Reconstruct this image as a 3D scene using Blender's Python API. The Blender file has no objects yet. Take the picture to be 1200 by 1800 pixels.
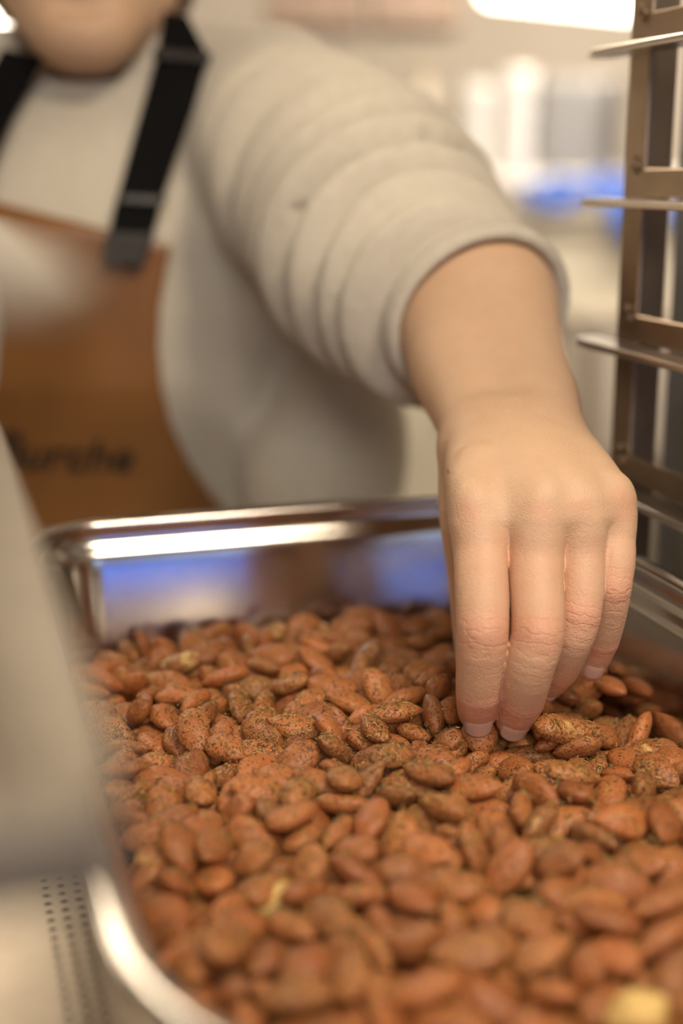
import bpy, bmesh, math
import numpy as np
import openvdb
from mathutils import Vector, Matrix, Euler

# ------------------------------------------------------------------ camera
S = bpy.context.scene
COL = S.collection
FPX, PITCH, CAMZ = 2388.1, 0.2471, 1.30
CP, SP = math.cos(PITCH), math.sin(PITCH)
cam = bpy.data.objects.new('camera', bpy.data.cameras.new('camera'))
COL.objects.link(cam)
cam.location = (0, 0, CAMZ)
cam.rotation_euler = (math.pi / 2 - PITCH, 0, 0)
cam.data.sensor_fit = 'VERTICAL'
cam.data.sensor_height = 36.0
cam.data.lens = 36.0 * FPX / 1800.0
cam.data.clip_start = 0.02
cam.data.clip_end = 60
cam.data.dof.use_dof = True
cam.data.dof.focus_distance = 0.655
cam.data.dof.aperture_fstop = 2.3
S.camera = cam

# ------------------------------------------------------------------ world, lights, exposure
w = bpy.data.worlds.new('world')
S.world = w
w.use_nodes = True
w.node_tree.nodes['Background'].inputs[0].default_value = (1.0, 0.86, 0.70, 1)
w.node_tree.nodes['Background'].inputs[1].default_value = 0.045
S.view_settings.view_transform = 'Standard'
S.view_settings.look = 'None'
S.view_settings.gamma = 1
S.view_settings.use_curve_mapping = False
S.view_settings.exposure = 0.10


def area_light(name, loc, size, power, color, target):
    l = bpy.data.lights.new(name, 'AREA')
    l.shape = 'RECTANGLE'
    l.size, l.size_y = size
    l.energy = power
    l.color = color
    o = bpy.data.objects.new(name, l)
    COL.objects.link(o)
    o.location = loc
    o.rotation_euler = (Vector(target) - Vector(loc)).to_track_quat('-Z', 'Y').to_euler()
    return o


WARM = (1.0, 0.84, 0.63)
area_light('ceiling_and_fill_light', (0.44, -0.02, 2.36), (0.30, 0.22), 15, WARM, (0.08, 0.65, 1.05))
area_light('ceiling_and_fill_light', (-0.9, 2.6, 2.55), (1.5, 0.4), 34, WARM, (-0.3, 1.6, 1.0))
area_light('ceiling_and_fill_light', (1.2, 3.3, 2.55), (1.8, .8), 100, (1.0, .90, .77), (1.1, 4.5, 1.0))  # added light without a fixture, set forward to brighten the far kitchen's fronts
area_light('ceiling_and_fill_light', (.10, -2.2, 2.35), (1.0, .5), 30, (1.0, .96, .90), (-.1, 1.05, 1.15))  # unseen frontal fill added behind the camera to brighten the torso
area_light('ceiling_and_fill_light', (-.28, -.85, 2.60), (.9, .4), 6, (1.0, 0.95, 0.88), (-.1, 1.0, 1.12))  # weak overhead fill, added for the torso; no lamp hangs here
area_light('window_light', (2.0, -2.45, 2.0), (1.2, .5), 3, (0.40, 0.60, 1.0), (-.05, 1.0, 1.12))


# ------------------------------------------------------------------ helpers
def P(x, y, t):
    """a point of the photograph's frame at depth t, in world metres"""
    a, b = (x - 600) / FPX * t, (y - 900) / FPX * t
    return np.array([a, t * CP - b * SP, CAMZ - t * SP - b * CP])


PAN_C = np.array([0.0336, 0.5739])
YAW = 0.2969
CY, SY = math.cos(YAW), math.sin(YAW)


def L2W(x, y, z):
    """pan and trolley axes to world"""
    return (PAN_C[0] + x * CY - y * SY, PAN_C[1] + x * SY + y * CY, z)


def link(name, me, mat, parent=None, smooth=True):
    o = bpy.data.objects.new(name, me)
    COL.objects.link(o)
    if mat is not None:
        me.materials.append(mat)
    if parent is not None:
        o.parent = parent
    if smooth:
        me.polygons.foreach_set('use_smooth', [True] * len(me.polygons))
    return o


def tag(o, label=None, category=None, group=None, kind=None):
    if label: o['label'] = label
    if category: o['category'] = category
    if group: o['group'] = group
    if kind: o['kind'] = kind
    return o


def empty(name, loc=(0, 0, 0), rz=0.0):
    o = bpy.data.objects.new(name, None)
    COL.objects.link(o)
    o.location = loc
    o.rotation_euler = (0, 0, rz)
    o.empty_display_size = 0.05
    return o


def mesh_of(bm, name='m'):
    me = bpy.data.meshes.new(name)
    bm.to_mesh(me)
    bm.free()
    return me


def add_box(bm, c, s, bevel=0.0, seg=2, rot=None):
    m = Matrix.Translation(c)
    if rot is not None:
        m = m @ rot.to_4x4()
    r = bmesh.ops.create_cube(bm, size=1, matrix=m @ Matrix.Diagonal((s[0], s[1], s[2], 1)))
    if bevel > 0:
        es = list({e for v in r['verts'] for e in v.link_edges})
        bmesh.ops.bevel(bm, geom=es, offset=bevel, segments=seg, affect='EDGES', profile=0.5, clamp_overlap=True)


def box(name, c, s, mat, parent=None, bevel=0.0, seg=2, rot=None, smooth=False):
    bm = bmesh.new()
    add_box(bm, c, s, bevel, seg, rot)
    o = link(name, mesh_of(bm, name), mat, parent, smooth)
    return o


def add_cyl(bm, p0, p1, r0, r1=None, n=20, caps=True):
    p0, p1 = Vector(p0), Vector(p1)
    d = p1 - p0
    m = Matrix.Translation((p0 + p1) / 2) @ d.to_track_quat('Z', 'Y').to_matrix().to_4x4()
    bmesh.ops.create_cone(bm, cap_ends=caps, segments=n, radius1=r0, radius2=r0 if r1 is None else r1, depth=d.length, matrix=m)


def cyl(name, p0, p1, r0, mat, parent=None, r1=None, n=20, smooth=True):
    bm = bmesh.new()
    add_cyl(bm, p0, p1, r0, r1, n)
    o = link(name, mesh_of(bm, name), mat, parent, False)
    if smooth:
        o.data.shade_smooth() if hasattr(o.data, 'shade_smooth') else None
        o.data.set_sharp_from_angle(angle=math.radians(40))
    return o


def lathe(name, prof, mat, parent=None, n=40, loc=(0, 0, 0)):
    bm = bmesh.new()
    rings = []
    for r, z in prof:
        rings.append([bm.verts.new((r * math.cos(2 * math.pi * k / n), r * math.sin(2 * math.pi * k / n), z)) for k in range(n)])
    for a, b in zip(rings, rings[1:]):
        for k in range(n):
            bm.faces.new((a[k], a[(k + 1) % n], b[(k + 1) % n], b[k]))
    bm.faces.new(rings[0][::-1])
    bm.faces.new(rings[-1])
    bmesh.ops.recalc_face_normals(bm, faces=bm.faces)
    o = link(name, mesh_of(bm, name), mat, parent)
    o.data.set_sharp_from_angle(angle=math.radians(50))
    o.location = loc
    return o


def sstep(x, a, b):
    t = np.clip((x - a) / (b - a), 0, 1)
    return t * t * (3 - 2 * t)


# ------------------------------------------------------------------ materials
def new_mat(name):
    m = bpy.data.materials.new(name)
    m.use_nodes = True
    nt = m.node_tree
    return m, nt, nt.nodes['Principled BSDF']


def nd(nt, typ, **kw):
    n = nt.nodes.new(typ)
    for k, v in kw.items():
        if k in n.inputs.keys():
            n.inputs[k].default_value = v
        else:
            setattr(n, k, v)
    return n


def plain(name, col, rough=0.5, metal=0.0, spec=0.5, noise=0.0, scale=20.0, bump=0.0, bscale=200.0, **kw):
    """a principled surface with a little procedural unevenness of tone and relief"""
    m, nt, b = new_mat(name)
    b.inputs['Base Color'].default_value = (*col, 1)
    b.inputs['Roughness'].default_value = rough
    b.inputs['Metallic'].default_value = metal
    b.inputs['Specular IOR Level'].default_value = spec
    tc = nd(nt, 'ShaderNodeTexCoord')
    if noise > 0:
        n = nd(nt, 'ShaderNodeTexNoise', Scale=scale, Detail=4.0)
        nt.links.new(tc.outputs['Object'], n.inputs['Vector'])
        r = nd(nt, 'ShaderNodeValToRGB')
        r.color_ramp.elements[0].position, r.color_ramp.elements[1].position = 0.3, 0.7
        r.color_ramp.elements[0].color = (*[c * (1 - noise) for c in col], 1)
        r.color_ramp.elements[1].color = (*[min(1, c * (1 + noise)) for c in col], 1)
        nt.links.new(n.outputs[0], r.inputs[0])
        nt.links.new(r.outputs[0], b.inputs['Base Color'])
    if bump > 0:
        n = nd(nt, 'ShaderNodeTexNoise', Scale=bscale, Detail=3.0)
        nt.links.new(tc.outputs['Object'], n.inputs['Vector'])
        bp = nd(nt, 'ShaderNodeBump', Strength=bump, Distance=0.002)
        nt.links.new(n.outputs[0], bp.inputs['Height'])
        nt.links.new(bp.outputs[0], b.inputs['Normal'])
    for k, v in kw.items():
        b.inputs[k].default_value = v
    return m


def emit(name, col, strength):
    m, nt, b = new_mat(name)
    b.inputs['Base Color'].default_value = (*col, 1)
    b.inputs['Emission Color'].default_value = (*col, 1)
    b.inputs['Emission Strength'].default_value = strength
    return m


# ------------------------------------------------------------------ signed-distance modelling
def cone_d(Q, a, b, ra, rb):
    """round cone"""
    a, b = np.asarray(a, np.float32), np.asarray(b, np.float32)
    ab = b - a
    l = float(np.sqrt(ab @ ab)) + 1e-9
    q = Q - a
    y = q @ (ab / np.float32(l))
    x = np.sqrt(np.maximum((q * q).sum(-1) - y * y, 0))
    rr = float(np.clip(ra - rb, -.98 * l, .98 * l))
    s = np.clip(y - x * (rr / math.sqrt(l * l - rr * rr)), 0, l)
    return np.sqrt(x * x + (y - s) ** 2) - (ra + (rb - ra) * (s / l))


def ell_d(Q, c, r, rot=None):
    q = Q - np.asarray(c, np.float32)
    if rot is not None:
        q = q @ np.asarray(rot, np.float32)
    r = np.asarray(r, np.float32)
    k0 = np.sqrt(((q / r) ** 2).sum(-1))
    k1 = np.sqrt(((q / (r * r)) ** 2).sum(-1)) + 1e-6
    return k0 * (k0 - 1) / k1


def smin(a, b, k):
    h = np.maximum(k - np.abs(a - b), 0) / k
    return np.minimum(a, b) - h * h * k * 0.25


def smax(a, b, k):
    return -smin(-a, -b, k)


def mesh_sdf(fn, lo, hi, h, m=5):
    """vertices and faces of fn = 0 inside the box lo..hi, on a grid of h metres; only cells near the surface are worked out finely"""
    lo, hi = np.asarray(lo, float), np.asarray(hi, float)
    nc = np.ceil((hi - lo) / (h * m)).astype(int) + 1
    ax = [(lo[i] + h * m * (np.arange(nc[i]) + .5 - .5 / m)).astype(np.float32) for i in range(3)]
    Fc = np.empty(nc, np.float32)
    for i in range(0, nc[0], 8):
        Fc[i:i + 8] = fn(np.stack(np.meshgrid(ax[0][i:i + 8], ax[1], ax[2], indexing='ij'), -1))
    F = np.repeat(np.repeat(np.repeat(np.where(Fc > 0, 3 * h, -3 * h).astype(np.float32), m, 0), m, 1), m, 2)
    near = np.argwhere(np.abs(Fc) < h * m * 1.25)
    off = np.stack(np.meshgrid(*[np.arange(m)] * 3, indexing='ij'), -1).reshape(-1, 3)
    for i in range(0, len(near), 2000):
        idx = (near[i:i + 2000, None, :] * m + off).reshape(-1, 3)
        F[idx[:, 0], idx[:, 1], idx[:, 2]] = fn((lo + h * idx).astype(np.float32))
    g = openvdb.FloatGrid(3 * h)
    g.copyFromArray(np.clip(F, -3 * h, 3 * h))
    pts, quads = g.convertToQuads(isovalue=0.0)
    return np.asarray(pts, float) * h + lo, np.asarray(quads)[:, ::-1]


def mesh_from(pts, faces, name='m'):
    me = bpy.data.meshes.new(name)
    me.from_pydata([tuple(p) for p in pts], [], [tuple(int(i) for i in f) for f in faces])
    me.update()
    return me


def relax(pts, quads, n=2, lam=0.5):
    """a little Laplacian smoothing over the quad mesh"""
    e = np.concatenate([quads[:, [0, 1]], quads[:, [1, 2]], quads[:, [2, 3]], quads[:, [3, 0]]])
    for _ in range(n):
        s = np.zeros_like(pts)
        c = np.zeros(len(pts))
        np.add.at(s, e[:, 0], pts[e[:, 1]]); np.add.at(c, e[:, 0], 1)
        np.add.at(s, e[:, 1], pts[e[:, 0]]); np.add.at(c, e[:, 1], 1)
        pts = pts + lam * (s / np.maximum(c, 1)[:, None] - pts)
    return pts


# ------------------------------------------------------------------ setting: the kitchen
M_WALL = plain('painted_wall', (0.60, 0.53, 0.44), .8, noise=.04, scale=3)
M_CEIL = plain('ceiling_white', (0.74, 0.70, 0.62), .85, noise=.03, scale=3)
M_FLOOR = plain('kitchen_floor', (0.20, 0.165, 0.13), .45, noise=.12, scale=9)
M_STEEL = plain('brushed_steel', (0.56, 0.52, 0.47), .30, metal=1.0, noise=.06, scale=30)
M_STEEL_DULL = plain('dull_steel', (0.44, 0.38, 0.31), .42, metal=1.0, noise=.08, scale=30)
M_GALV = plain('trolley_steel', (0.33, 0.25, 0.175), .42, metal=1.0, noise=.10, scale=40)
M_PAN = plain('polished_steel', (0.60, 0.56, 0.51), .15, metal=1.0, noise=.04, scale=60)
M_GLOW = emit('lamp_glow', (1.0, 0.90, 0.74), 9.0)
M_WHITE = plain('white_plastic', (0.80, 0.77, 0.72), .4)
M_DARK = plain('dark_plastic', (0.05, 0.045, 0.042), .5)
M_BROWN = plain('brown_board', (0.17, 0.105, 0.065), .6, noise=.15, scale=12)

XL, XR, YB, YF, ZC = -3.2, 3.0, -2.6, 6.2, 2.75


def struct(name, c, s, mat, label=None):
    o = box(name, c, s, mat)
    tag(o, label, None, None, 'structure')
    return o


struct('floor', ((XL + XR) / 2, (YB + YF) / 2, -.05), (XR - XL + .4, YF - YB + .4, .1), M_FLOOR)
struct('ceiling', ((XL + XR) / 2, (YB + YF) / 2, ZC + .05), (XR - XL + .4, YF - YB + .4, .1), M_CEIL)
struct('wall_left', (XL - .05, (YB + YF) / 2, ZC / 2), (.1, YF - YB, ZC), M_WALL)
struct('wall_right', (XR + .05, (YB + YF) / 2, ZC / 2), (.1, YF - YB, ZC), M_WALL)


def wall_with_holes(name, y, holes, flip=1):
    """a wall across the room with rectangular window openings, holes as (x0, x1, z0, z1)"""
    bm = bmesh.new()
    xs = sorted({XL, XR, *[h[0] for h in holes], *[h[1] for h in holes]})
    zs = sorted({0, ZC, *[h[2] for h in holes], *[h[3] for h in holes]})
    for x0, x1 in zip(xs, xs[1:]):
        for z0, z1 in zip(zs, zs[1:]):
            cx, cz = (x0 + x1) / 2, (z0 + z1) / 2
            if any(h[0] < cx < h[1] and h[2] < cz < h[3] for h in holes):
                continue
            add_box(bm, (cx, y, cz), (x1 - x0, .12, z1 - z0))
    return tag(link(name, mesh_of(bm, name), M_WALL, None, False), kind='structure')


M_FRAME = plain('window_frame_paint', (0.62, 0.58, 0.52), .5)
M_GLASS, nt_, b_ = new_mat('window_glass')
b_.inputs['Base Color'].default_value = (1, 1, 1, 1); b_.inputs['Roughness'].default_value = .02
b_.inputs['Transmission Weight'].default_value = 1.0; b_.inputs['IOR'].default_value = 1.02


def window(name, y, h, mull, outward, sky):
    x0, x1, z0, z1 = h
    r = empty(name, ((x0 + x1) / 2, y, z0)); r['kind'] = 'structure'
    f = .05
    bm = bmesh.new()
    W, H = x1 - x0, z1 - z0
    for cx in (-W / 2 + f / 2, W / 2 - f / 2): add_box(bm, (cx, 0, H / 2), (f, .14, H), .004, 1)
    for cz in (f / 2, H - f / 2): add_box(bm, (0, 0, cz), (W - 2 * f, .14, f), .004, 1)
    link('frame', mesh_of(bm), M_FRAME, r, False)
    xs = [-W / 2 + f] + [m - (x0 + x1) / 2 for m in mull] + [W / 2 - f]
    for m in mull: box('mullion', (m - (x0 + x1) / 2, 0, H / 2), (.16, .10, H - 2 * f), M_FRAME, r, .004, 1)
    for a, b in zip(xs, xs[1:]): box('pane', ((a + b) / 2, 0, H / 2), (b - a, .006, H - 2 * f), M_GLASS, r)
    box('sill', (0, -outward * .10, -.02), (W + .1, .16, .03), M_FRAME, r, .006, 2)
    return r


BACK_WIN = [(1.43, 2.02, .80, 1.75), (.0, .62, .80, 1.75)]
wall_with_holes('wall_back', YB - .06, BACK_WIN)
for k, h in enumerate(BACK_WIN):
    window('window_%d' % (k + 1), YB - .06, h, [], -1, None)
wall_with_holes('wall_front', YF + .06, [])
# evening sky beyond the window behind the camera
bm = bmesh.new()
add_box(bm, (1.2, YB - 1.2, 1.3), (5.5, .02, 3.4))
tag(link('sky_backdrop', mesh_of(bm), emit('dusk_sky', (0.10, 0.26, 1.0), 1.7), None, False), kind='structure')
for n_, (sx, z) in {'baseboard_left': (XL + .01, .05), 'baseboard_right': (XR - .01, .05)}.items():
    struct(n_, (sx, (YB + YF) / 2, z), (.02, YF - YB, .10), M_FRAME)


def at(x, y, t):
    return Vector(P(x, y, t))


# ------------------------------------------------------------------ lamps
def strip_lamp(label, c, ln, rz, group):
    r = empty('strip_lamp', c, rz); tag(r, label, 'lamp', group)
    box('housing', (0, 0, .055), (ln, .16, .05), M_WHITE, r, .012, 3)
    bm = bmesh.new()
    add_cyl(bm, (-ln / 2 + .03, 0, .01), (ln / 2 - .03, 0, .01), .035, n=20)
    bmesh.ops.create_uvsphere(bm, u_segments=16, v_segments=8, radius=.035, matrix=Matrix.Translation((-ln / 2 + .03, 0, .01)))
    bmesh.ops.create_uvsphere(bm, u_segments=16, v_segments=8, radius=.035, matrix=Matrix.Translation((ln / 2 - .03, 0, .01)))
    link('tube', mesh_of(bm), M_GLOW, r)
    for s in (-1, 1):
        cyl('hanger', (s * ln * .35, 0, .08), (s * ln * .35, 0, ZC - c[2]), .006, M_DARK, r, n=8)
    return r


# ------------------------------------------------------------------ pan and trolley
FLOORZ = 1.0303 - .0285
RIMZ = CAMZ - .2037


def rrect(hx, hy, r, rf, n=10):
    out = []
    rb = r
    for (sx, sy, a0) in ((1, 1, 0), (-1, 1, 90), (-1, -1, 180), (1, -1, 270)):
        r = rb if sy > 0 else rf
        for k in range(n + 1):
            a = math.radians(a0 + 90 * k / n)
            out.append((sx * (hx - r) + r * math.cos(a), sy * (hy - r) + r * math.sin(a)))
    return out


def build_pan():
    prof = [(.0012, -.0045), (.0, -.0030), (.0006, -.0008), (.0022, .0), (.0050, -.0002), (.0075, -.0006)]
    for k in range(1, 7):                       # shoulder
        a = math.radians(90 * k / 6)
        prof.append((.0075 + .0032 * math.sin(a), -.0006 - .0032 * (1 - math.cos(a))))
    for k in range(1, 9):                       # wall down to the stacking step, and the step
        s = k / 8
        prof.append((.0107 + .0004 * s + .0072 * sstep(s, .35, 1.0), -.0038 - .0185 * s))
    zb = FLOORZ - RIMZ
    tap = .19
    x0, z0 = prof[-1]
    for k in range(1, 9):
        z = z0 + (zb + .016 - z0) * k / 8
        prof.append((x0 + tap * (z0 - z), z))
    x1, z1 = prof[-1]
    for k in range(1, 8):                       # fillet to the floor
        a = math.radians(90 * k / 7)
        prof.append((x1 + .016 * (1 - math.cos(a)), z1 - .016 * math.sin(a)))
    bm = bmesh.new(); rings = []
    for ins, z in prof:
        rings.append([bm.verts.new((x, y, z)) for x, y in rrect(.1655 - ins, .2875 - ins, .058 - ins, .112 - ins)])
    n = len(rings[0])
    for a, b in zip(rings, rings[1:]):
        for k in range(n):
            bm.faces.new((a[k], a[(k + 1) % n], b[(k + 1) % n], b[k]))
    bm.faces.new(rings[-1])
    bmesh.ops.recalc_face_normals(bm, faces=bm.faces)
    up = [f for f in bm.faces if len(f.verts) > 4][0]
    if up.normal.z < 0:
        bmesh.ops.reverse_faces(bm, faces=bm.faces)
    o = link('steel_pan', mesh_of(bm, 'steel_pan'), M_PAN)
    o.data.set_sharp_from_angle(angle=math.radians(60))
    md = o.modifiers.new('t', 'SOLIDIFY'); md.thickness = .0009; md.offset = -1
    o.location = L2W(0, -.0225, RIMZ); o.rotation_euler = (0, 0, YAW)
    return o


pan = tag(build_pan(), 'deep rectangular polished steel pan filled with almonds', 'pan')

trolley = empty('rack_trolley', (*PAN_C, 0), YAW)
tag(trolley, 'brownish steel rack trolley with rows of runners, standing around the almond pan', 'trolley')


def prism(name, pts, z0, z1, mat, parent, bev=0):
    bm = bmesh.new()
    a = [bm.verts.new((x, y, z0)) for x, y in pts]; b = [bm.verts.new((x, y, z1)) for x, y in pts]
    n = len(pts)
    for k in range(n): bm.faces.new((a[k], a[(k + 1) % n], b[(k + 1) % n], b[k]))
    bm.faces.new(a[::-1]); bm.faces.new(b)
    bmesh.ops.recalc_face_normals(bm, faces=bm.faces)
    if bev: bmesh.ops.bevel(bm, geom=bm.edges[:], offset=bev, segments=2, affect='EDGES', profile=.5, clamp_overlap=True)
    return link(name, mesh_of(bm, name), mat, parent, False)


UPX = .200
for sx in (-1, 1):
    for y in (.189, -.20):
        up = prism('upright', [(sx * UPX, y - .012), (sx * UPX, y + .012), (sx * (UPX + .012), y + .012), (sx * (UPX + .012), y + .0045), (sx * (UPX + .018), y + .0045), (sx * (UPX + .018), y - .012)][::sx], .13, 1.72, M_GALV, trolley, .0012)
        for zc in (1.385, 1.302, 1.214, 1.128):
            cyl('bolt', (sx * (UPX - .002), y - .002, zc), (sx * UPX + sx * .002, y - .002, zc), .0045, M_GALV, up, n=12)
        c = empty('caster', (sx * (UPX + .013), y, 0)); c.parent = trolley
        cyl('wheel', (-.012, 0, .05), (.012, 0, .05), .05, M_DARK, c, n=28)
        box('fork', (0, 0, .11), (.04, .05, .05), M_GALV, c, .004, 2)


M_RUN = plain('worn_runner_steel', (0.25, 0.21, 0.165), .5, metal=.7, noise=.1, scale=40)


def runner(sx, z, y0, y1, wd=.044, mat=None):
    """a slide rail: flat ledge with a rounded tip, and the web that is bolted to the uprights"""
    xi = sx * (UPX - (.021 if sx > 0 else .0275))
    xo = xi + sx * wd
    tip = [(xi + (xo - xi) * (.5 - .5 * math.cos(a)) * .45, y1 + .022 * math.sin(a)) for a in np.linspace(.0, math.pi * .5, 7)]
    base = [(xi + (xo - xi) * (.5 - .5 * math.cos(a)) * .45, y0 - .022 * math.sin(a)) for a in np.linspace(math.pi * .5, 0, 7)]
    pts = tip + [(xi + (xo - xi) * .5, y1 + .022), (xi + (xo - xi) * .5, y0 - .022)] + base
    o = prism('runner', pts, z - .0045, z, mat or M_STEEL, trolley, .0012)
    box('web', (sx * (UPX + .001), (y0 + y1) / 2 - .01, z + .009), (.003, y1 - y0 - .03, .016), M_GALV, o, .0008, 1)
    if sx < 0 and abs(z - CAMZ + .103) < .01:
        yf = y0 - .021
        prism('end_fold', [(xi - .002, yf - .004), (xo + .006, yf - .002), (xo + .006, yf + .002), (xi - .002, yf)], z - .017, z - .0012, mat, o, .0015)
    for y in (.189, -.20):
        cyl('bolt', (sx * (UPX - .003), y, z + .020), (sx * UPX, y, z + .020), .004, M_GALV, o, n=12)
    return o


LEVELS = [CAMZ + .068, CAMZ - .0165, CAMZ - .100, CAMZ - .184]
for z in LEVELS:
    runner(1, z, -.30, .203)
for z in (CAMZ + .068, CAMZ - .0165, CAMZ - .103):
    runner(-1, z, -.306, .203, .050, M_RUN)
SHZ = FLOORZ - .0012
for sx in (-1, 1):
    runner(sx, SHZ - .0035, -.30, .203)
for z in (.30, 1.70):
    for y in (.189, -.20):
        box('cross_bar', (0, y, z), (2 * UPX + .03, .022, .022), M_GALV, trolley, .002, 2)
    for sx in (-1, 1):
        box('side_bar', (sx * (UPX + .013), 0, z), (.02, .40, .022), M_GALV, trolley, .002, 2)


def perforated(name, hx, hy, y_rows, mat, parent):
    """sheet with real round-cornered holes in the bands that stay clear of the pan"""
    bm = bmesh.new()
    p = .0066; nx = int(2 * hx / p); ny = int(2 * hy / p)
    r = .0016
    for i in range(nx):
        x = -hx + (i + .5) * p
        for j in range(ny):
            y = -hy + (j + .5) * p
            if abs(x) < .110 and abs(y) < .22: continue
            if abs(x) > .169 or abs(y) > hy - .010 or abs(x) < .149:
                bm.faces.new([bm.verts.new((x + a * p / 2, y + b * p / 2, 0)) for a, b in ((-1, -1), (1, -1), (1, 1), (-1, 1))])
                continue
            sq = [bm.verts.new((x + a * p / 2, y + b * p / 2, 0)) for a, b in ((-1, -1), (0, -1), (1, -1), (1, 0), (1, 1), (0, 1), (-1, 1), (-1, 0))]
            ho = [bm.verts.new((x + r * math.cos(math.radians(225 + 45 * k)), y + r * math.sin(math.radians(225 + 45 * k)), 0)) for k in range(8)]
            for k in range(8):
                bm.faces.new((sq[k], sq[(k + 1) % 8], ho[(k + 1) % 8], ho[k]))
    for a, b, c, d in ((-.110, .110, -.22, .22),):
        bm.faces.new([bm.verts.new(v) for v in ((a, c, 0), (b, c, 0), (b, d, 0), (a, d, 0))])
    bmesh.ops.remove_doubles(bm, verts=bm.verts, dist=1e-5)
    bmesh.ops.recalc_face_normals(bm, faces=bm.faces)
    o = link(name, mesh_of(bm, name), mat, parent, False)
    md = o.modifiers.new('t', 'SOLIDIFY'); md.thickness = .0012; md.offset = -1
    return o


sh = perforated('shelf', .1975, .30, None, M_STEEL_DULL, trolley)
sh.location = (0, -.02, SHZ)
sd = None
M_CURT = plain('grey_panel', (0.20, 0.20, 0.205), .45, noise=.1, scale=8)
M_CURT2 = plain('olive_panel', (0.20, 0.185, 0.13), .5, noise=.1, scale=8)
pl = empty('side_panel', (.262, 0, 0)); pl.parent = trolley
xs = -.20
k = 0
while xs < .235:
    wd = (.030, .022, .034, .018)[k % 4]
    box('panel_strip', (0 if k % 2 else .004, xs + wd / 2, .86), (.010, wd - .0015, 1.22), M_CURT if k % 3 else M_CURT2, pl, .003, 2)
    xs += wd; k += 1


# ------------------------------------------------------------------ kitchen behind the person
TB = 4.25


def boxpx(name, x0, y0, x1, y1, t, depth, mat, parent=None, bevel=.006):
    """a box whose front face spans a rectangle of the photograph at depth t"""
    a, b = at(x0, y0, t), at(x1, y1, t)
    c = (a + b) / 2; c.y += depth / 2
    return box(name, c, (abs(b.x - a.x), depth, abs(a.z - b.z)), mat, parent, bevel, 2)


def lampat(x, y, t):
    return tuple(at(x, y, t))


strip_lamp('white strip lamp glowing over the far work table', at(990, 2, 3.9), .62, math.radians(38), 'strip lamps')
strip_lamp('white strip lamp above the near end of the pan', (.44, -.02, 2.47), .9, math.radians(20), 'strip lamps')
strip_lamp('white strip lamp above the person', (-.9, 2.6, 2.62), 1.5, 0, 'strip lamps')
g = empty('globe_lamp', at(12, 58, 3.2)); tag(g, 'glowing white globe lamp beside the head', 'lamp')
bm = bmesh.new(); bmesh.ops.create_uvsphere(bm, u_segments=24, v_segments=14, radius=.115); link('globe', mesh_of(bm), M_GLOW, g)
cyl('cord', (0, 0, .08), (0, 0, ZC - g.location.z), .005, M_DARK, g, n=8)

M_CREAM = plain('cream_front', (0.60, 0.54, 0.42), .5, noise=.05, scale=5)
M_BLUE = plain('blue_cloth', (0.030, 0.075, 0.28), .85, noise=.15, scale=20)
# work table
tz = .88
t_ = empty('work_table', (1.50, 4.15, 0)); tag(t_, 'steel work table with a wire shelf against the far wall', 'table')
box('table_top', (0, 0, tz), (1.7, .70, .04), M_STEEL_DULL, t_, .008, 2)
for sx in (-.80, .80):
    for sy in (-.3, .3):
        cyl('leg', (sx, sy, 0), (sx, sy, tz - .02), .022, M_GALV, t_, n=12)
for k in range(24):
    cyl('shelf_wire', (-.79, -.31 + k * .027, .34), (.79, -.31 + k * .027, .34), .004, M_GALV, t_, n=6)
for x in (-.79, 0, .79):
    cyl('shelf_rail', (x, -.33, .335), (x, .33, .335), .008, M_GALV, t_, n=8)
# wall shelf and what stands on it
sz = float(at(800, 306, 4.2).z)
s_ = empty('wall_shelf', (1.0, 4.46, sz)); tag(s_, 'pale wall shelf above the far work table', 'shelf')
box('board', (0, 0, -.015), (2.3, .34, .03), M_WHITE, s_, .004, 2)
for x in (-.9, 0, .9):
    box('bracket', (x, .02, -.10), (.02, .28, .14), M_GALV, s_, .004, 1)
cabs = [(470, 640, 'brown wall cupboard nearest the shoulder'), (645, 800, 'brown wall cupboard next to the strip lamp')]
M_CUP = plain('brown_cupboard', (0.23, 0.155, 0.11), .5, noise=.12, scale=8)
for x0, x1, lab in cabs:
    a, b = at(x0, 60, 4.3), at(x1, -160, 4.3)
    c = empty('wall_cupboard', ((a.x + b.x) / 2, 4.48, a.z)); tag(c, lab, 'cupboard', 'brown wall cupboards')
    W, H = b.x - a.x - .01, b.z - a.z
    box('carcass', (0, .02, H / 2), (W, .28, H), M_CUP, c, .003, 1)
    d = box('door', (0, -.131, H / 2), (W - .01, .02, H - .01), M_CUP, c, .004, 2)
    cyl('handle', (W * .38, -.15, .05), (W * .38, -.15, .17), .006, M_GALV, d, n=8)


def tub(px, y1, y0, wpx, t, lab, mat, lidm, grp):
    b = at(px, y1, t); top = at(px, y0, t); r = wpx / 2 * t / FPX; h = top.z - b.z
    o = lathe('tub', [(r * .86, 0), (r * .90, .004), (r, h * .86), (r * 1.04, h * .87), (r * 1.04, h * .90)], mat, None, 28, (b.x, b.y, sz))
    tag(o, lab, 'tub', grp)
    lathe('lid', [(r * 1.06, h * .885), (r * 1.06, h * .95), (r * .98, h), (r * .3, h * 1.0)], lidm, o, 28)


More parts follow.
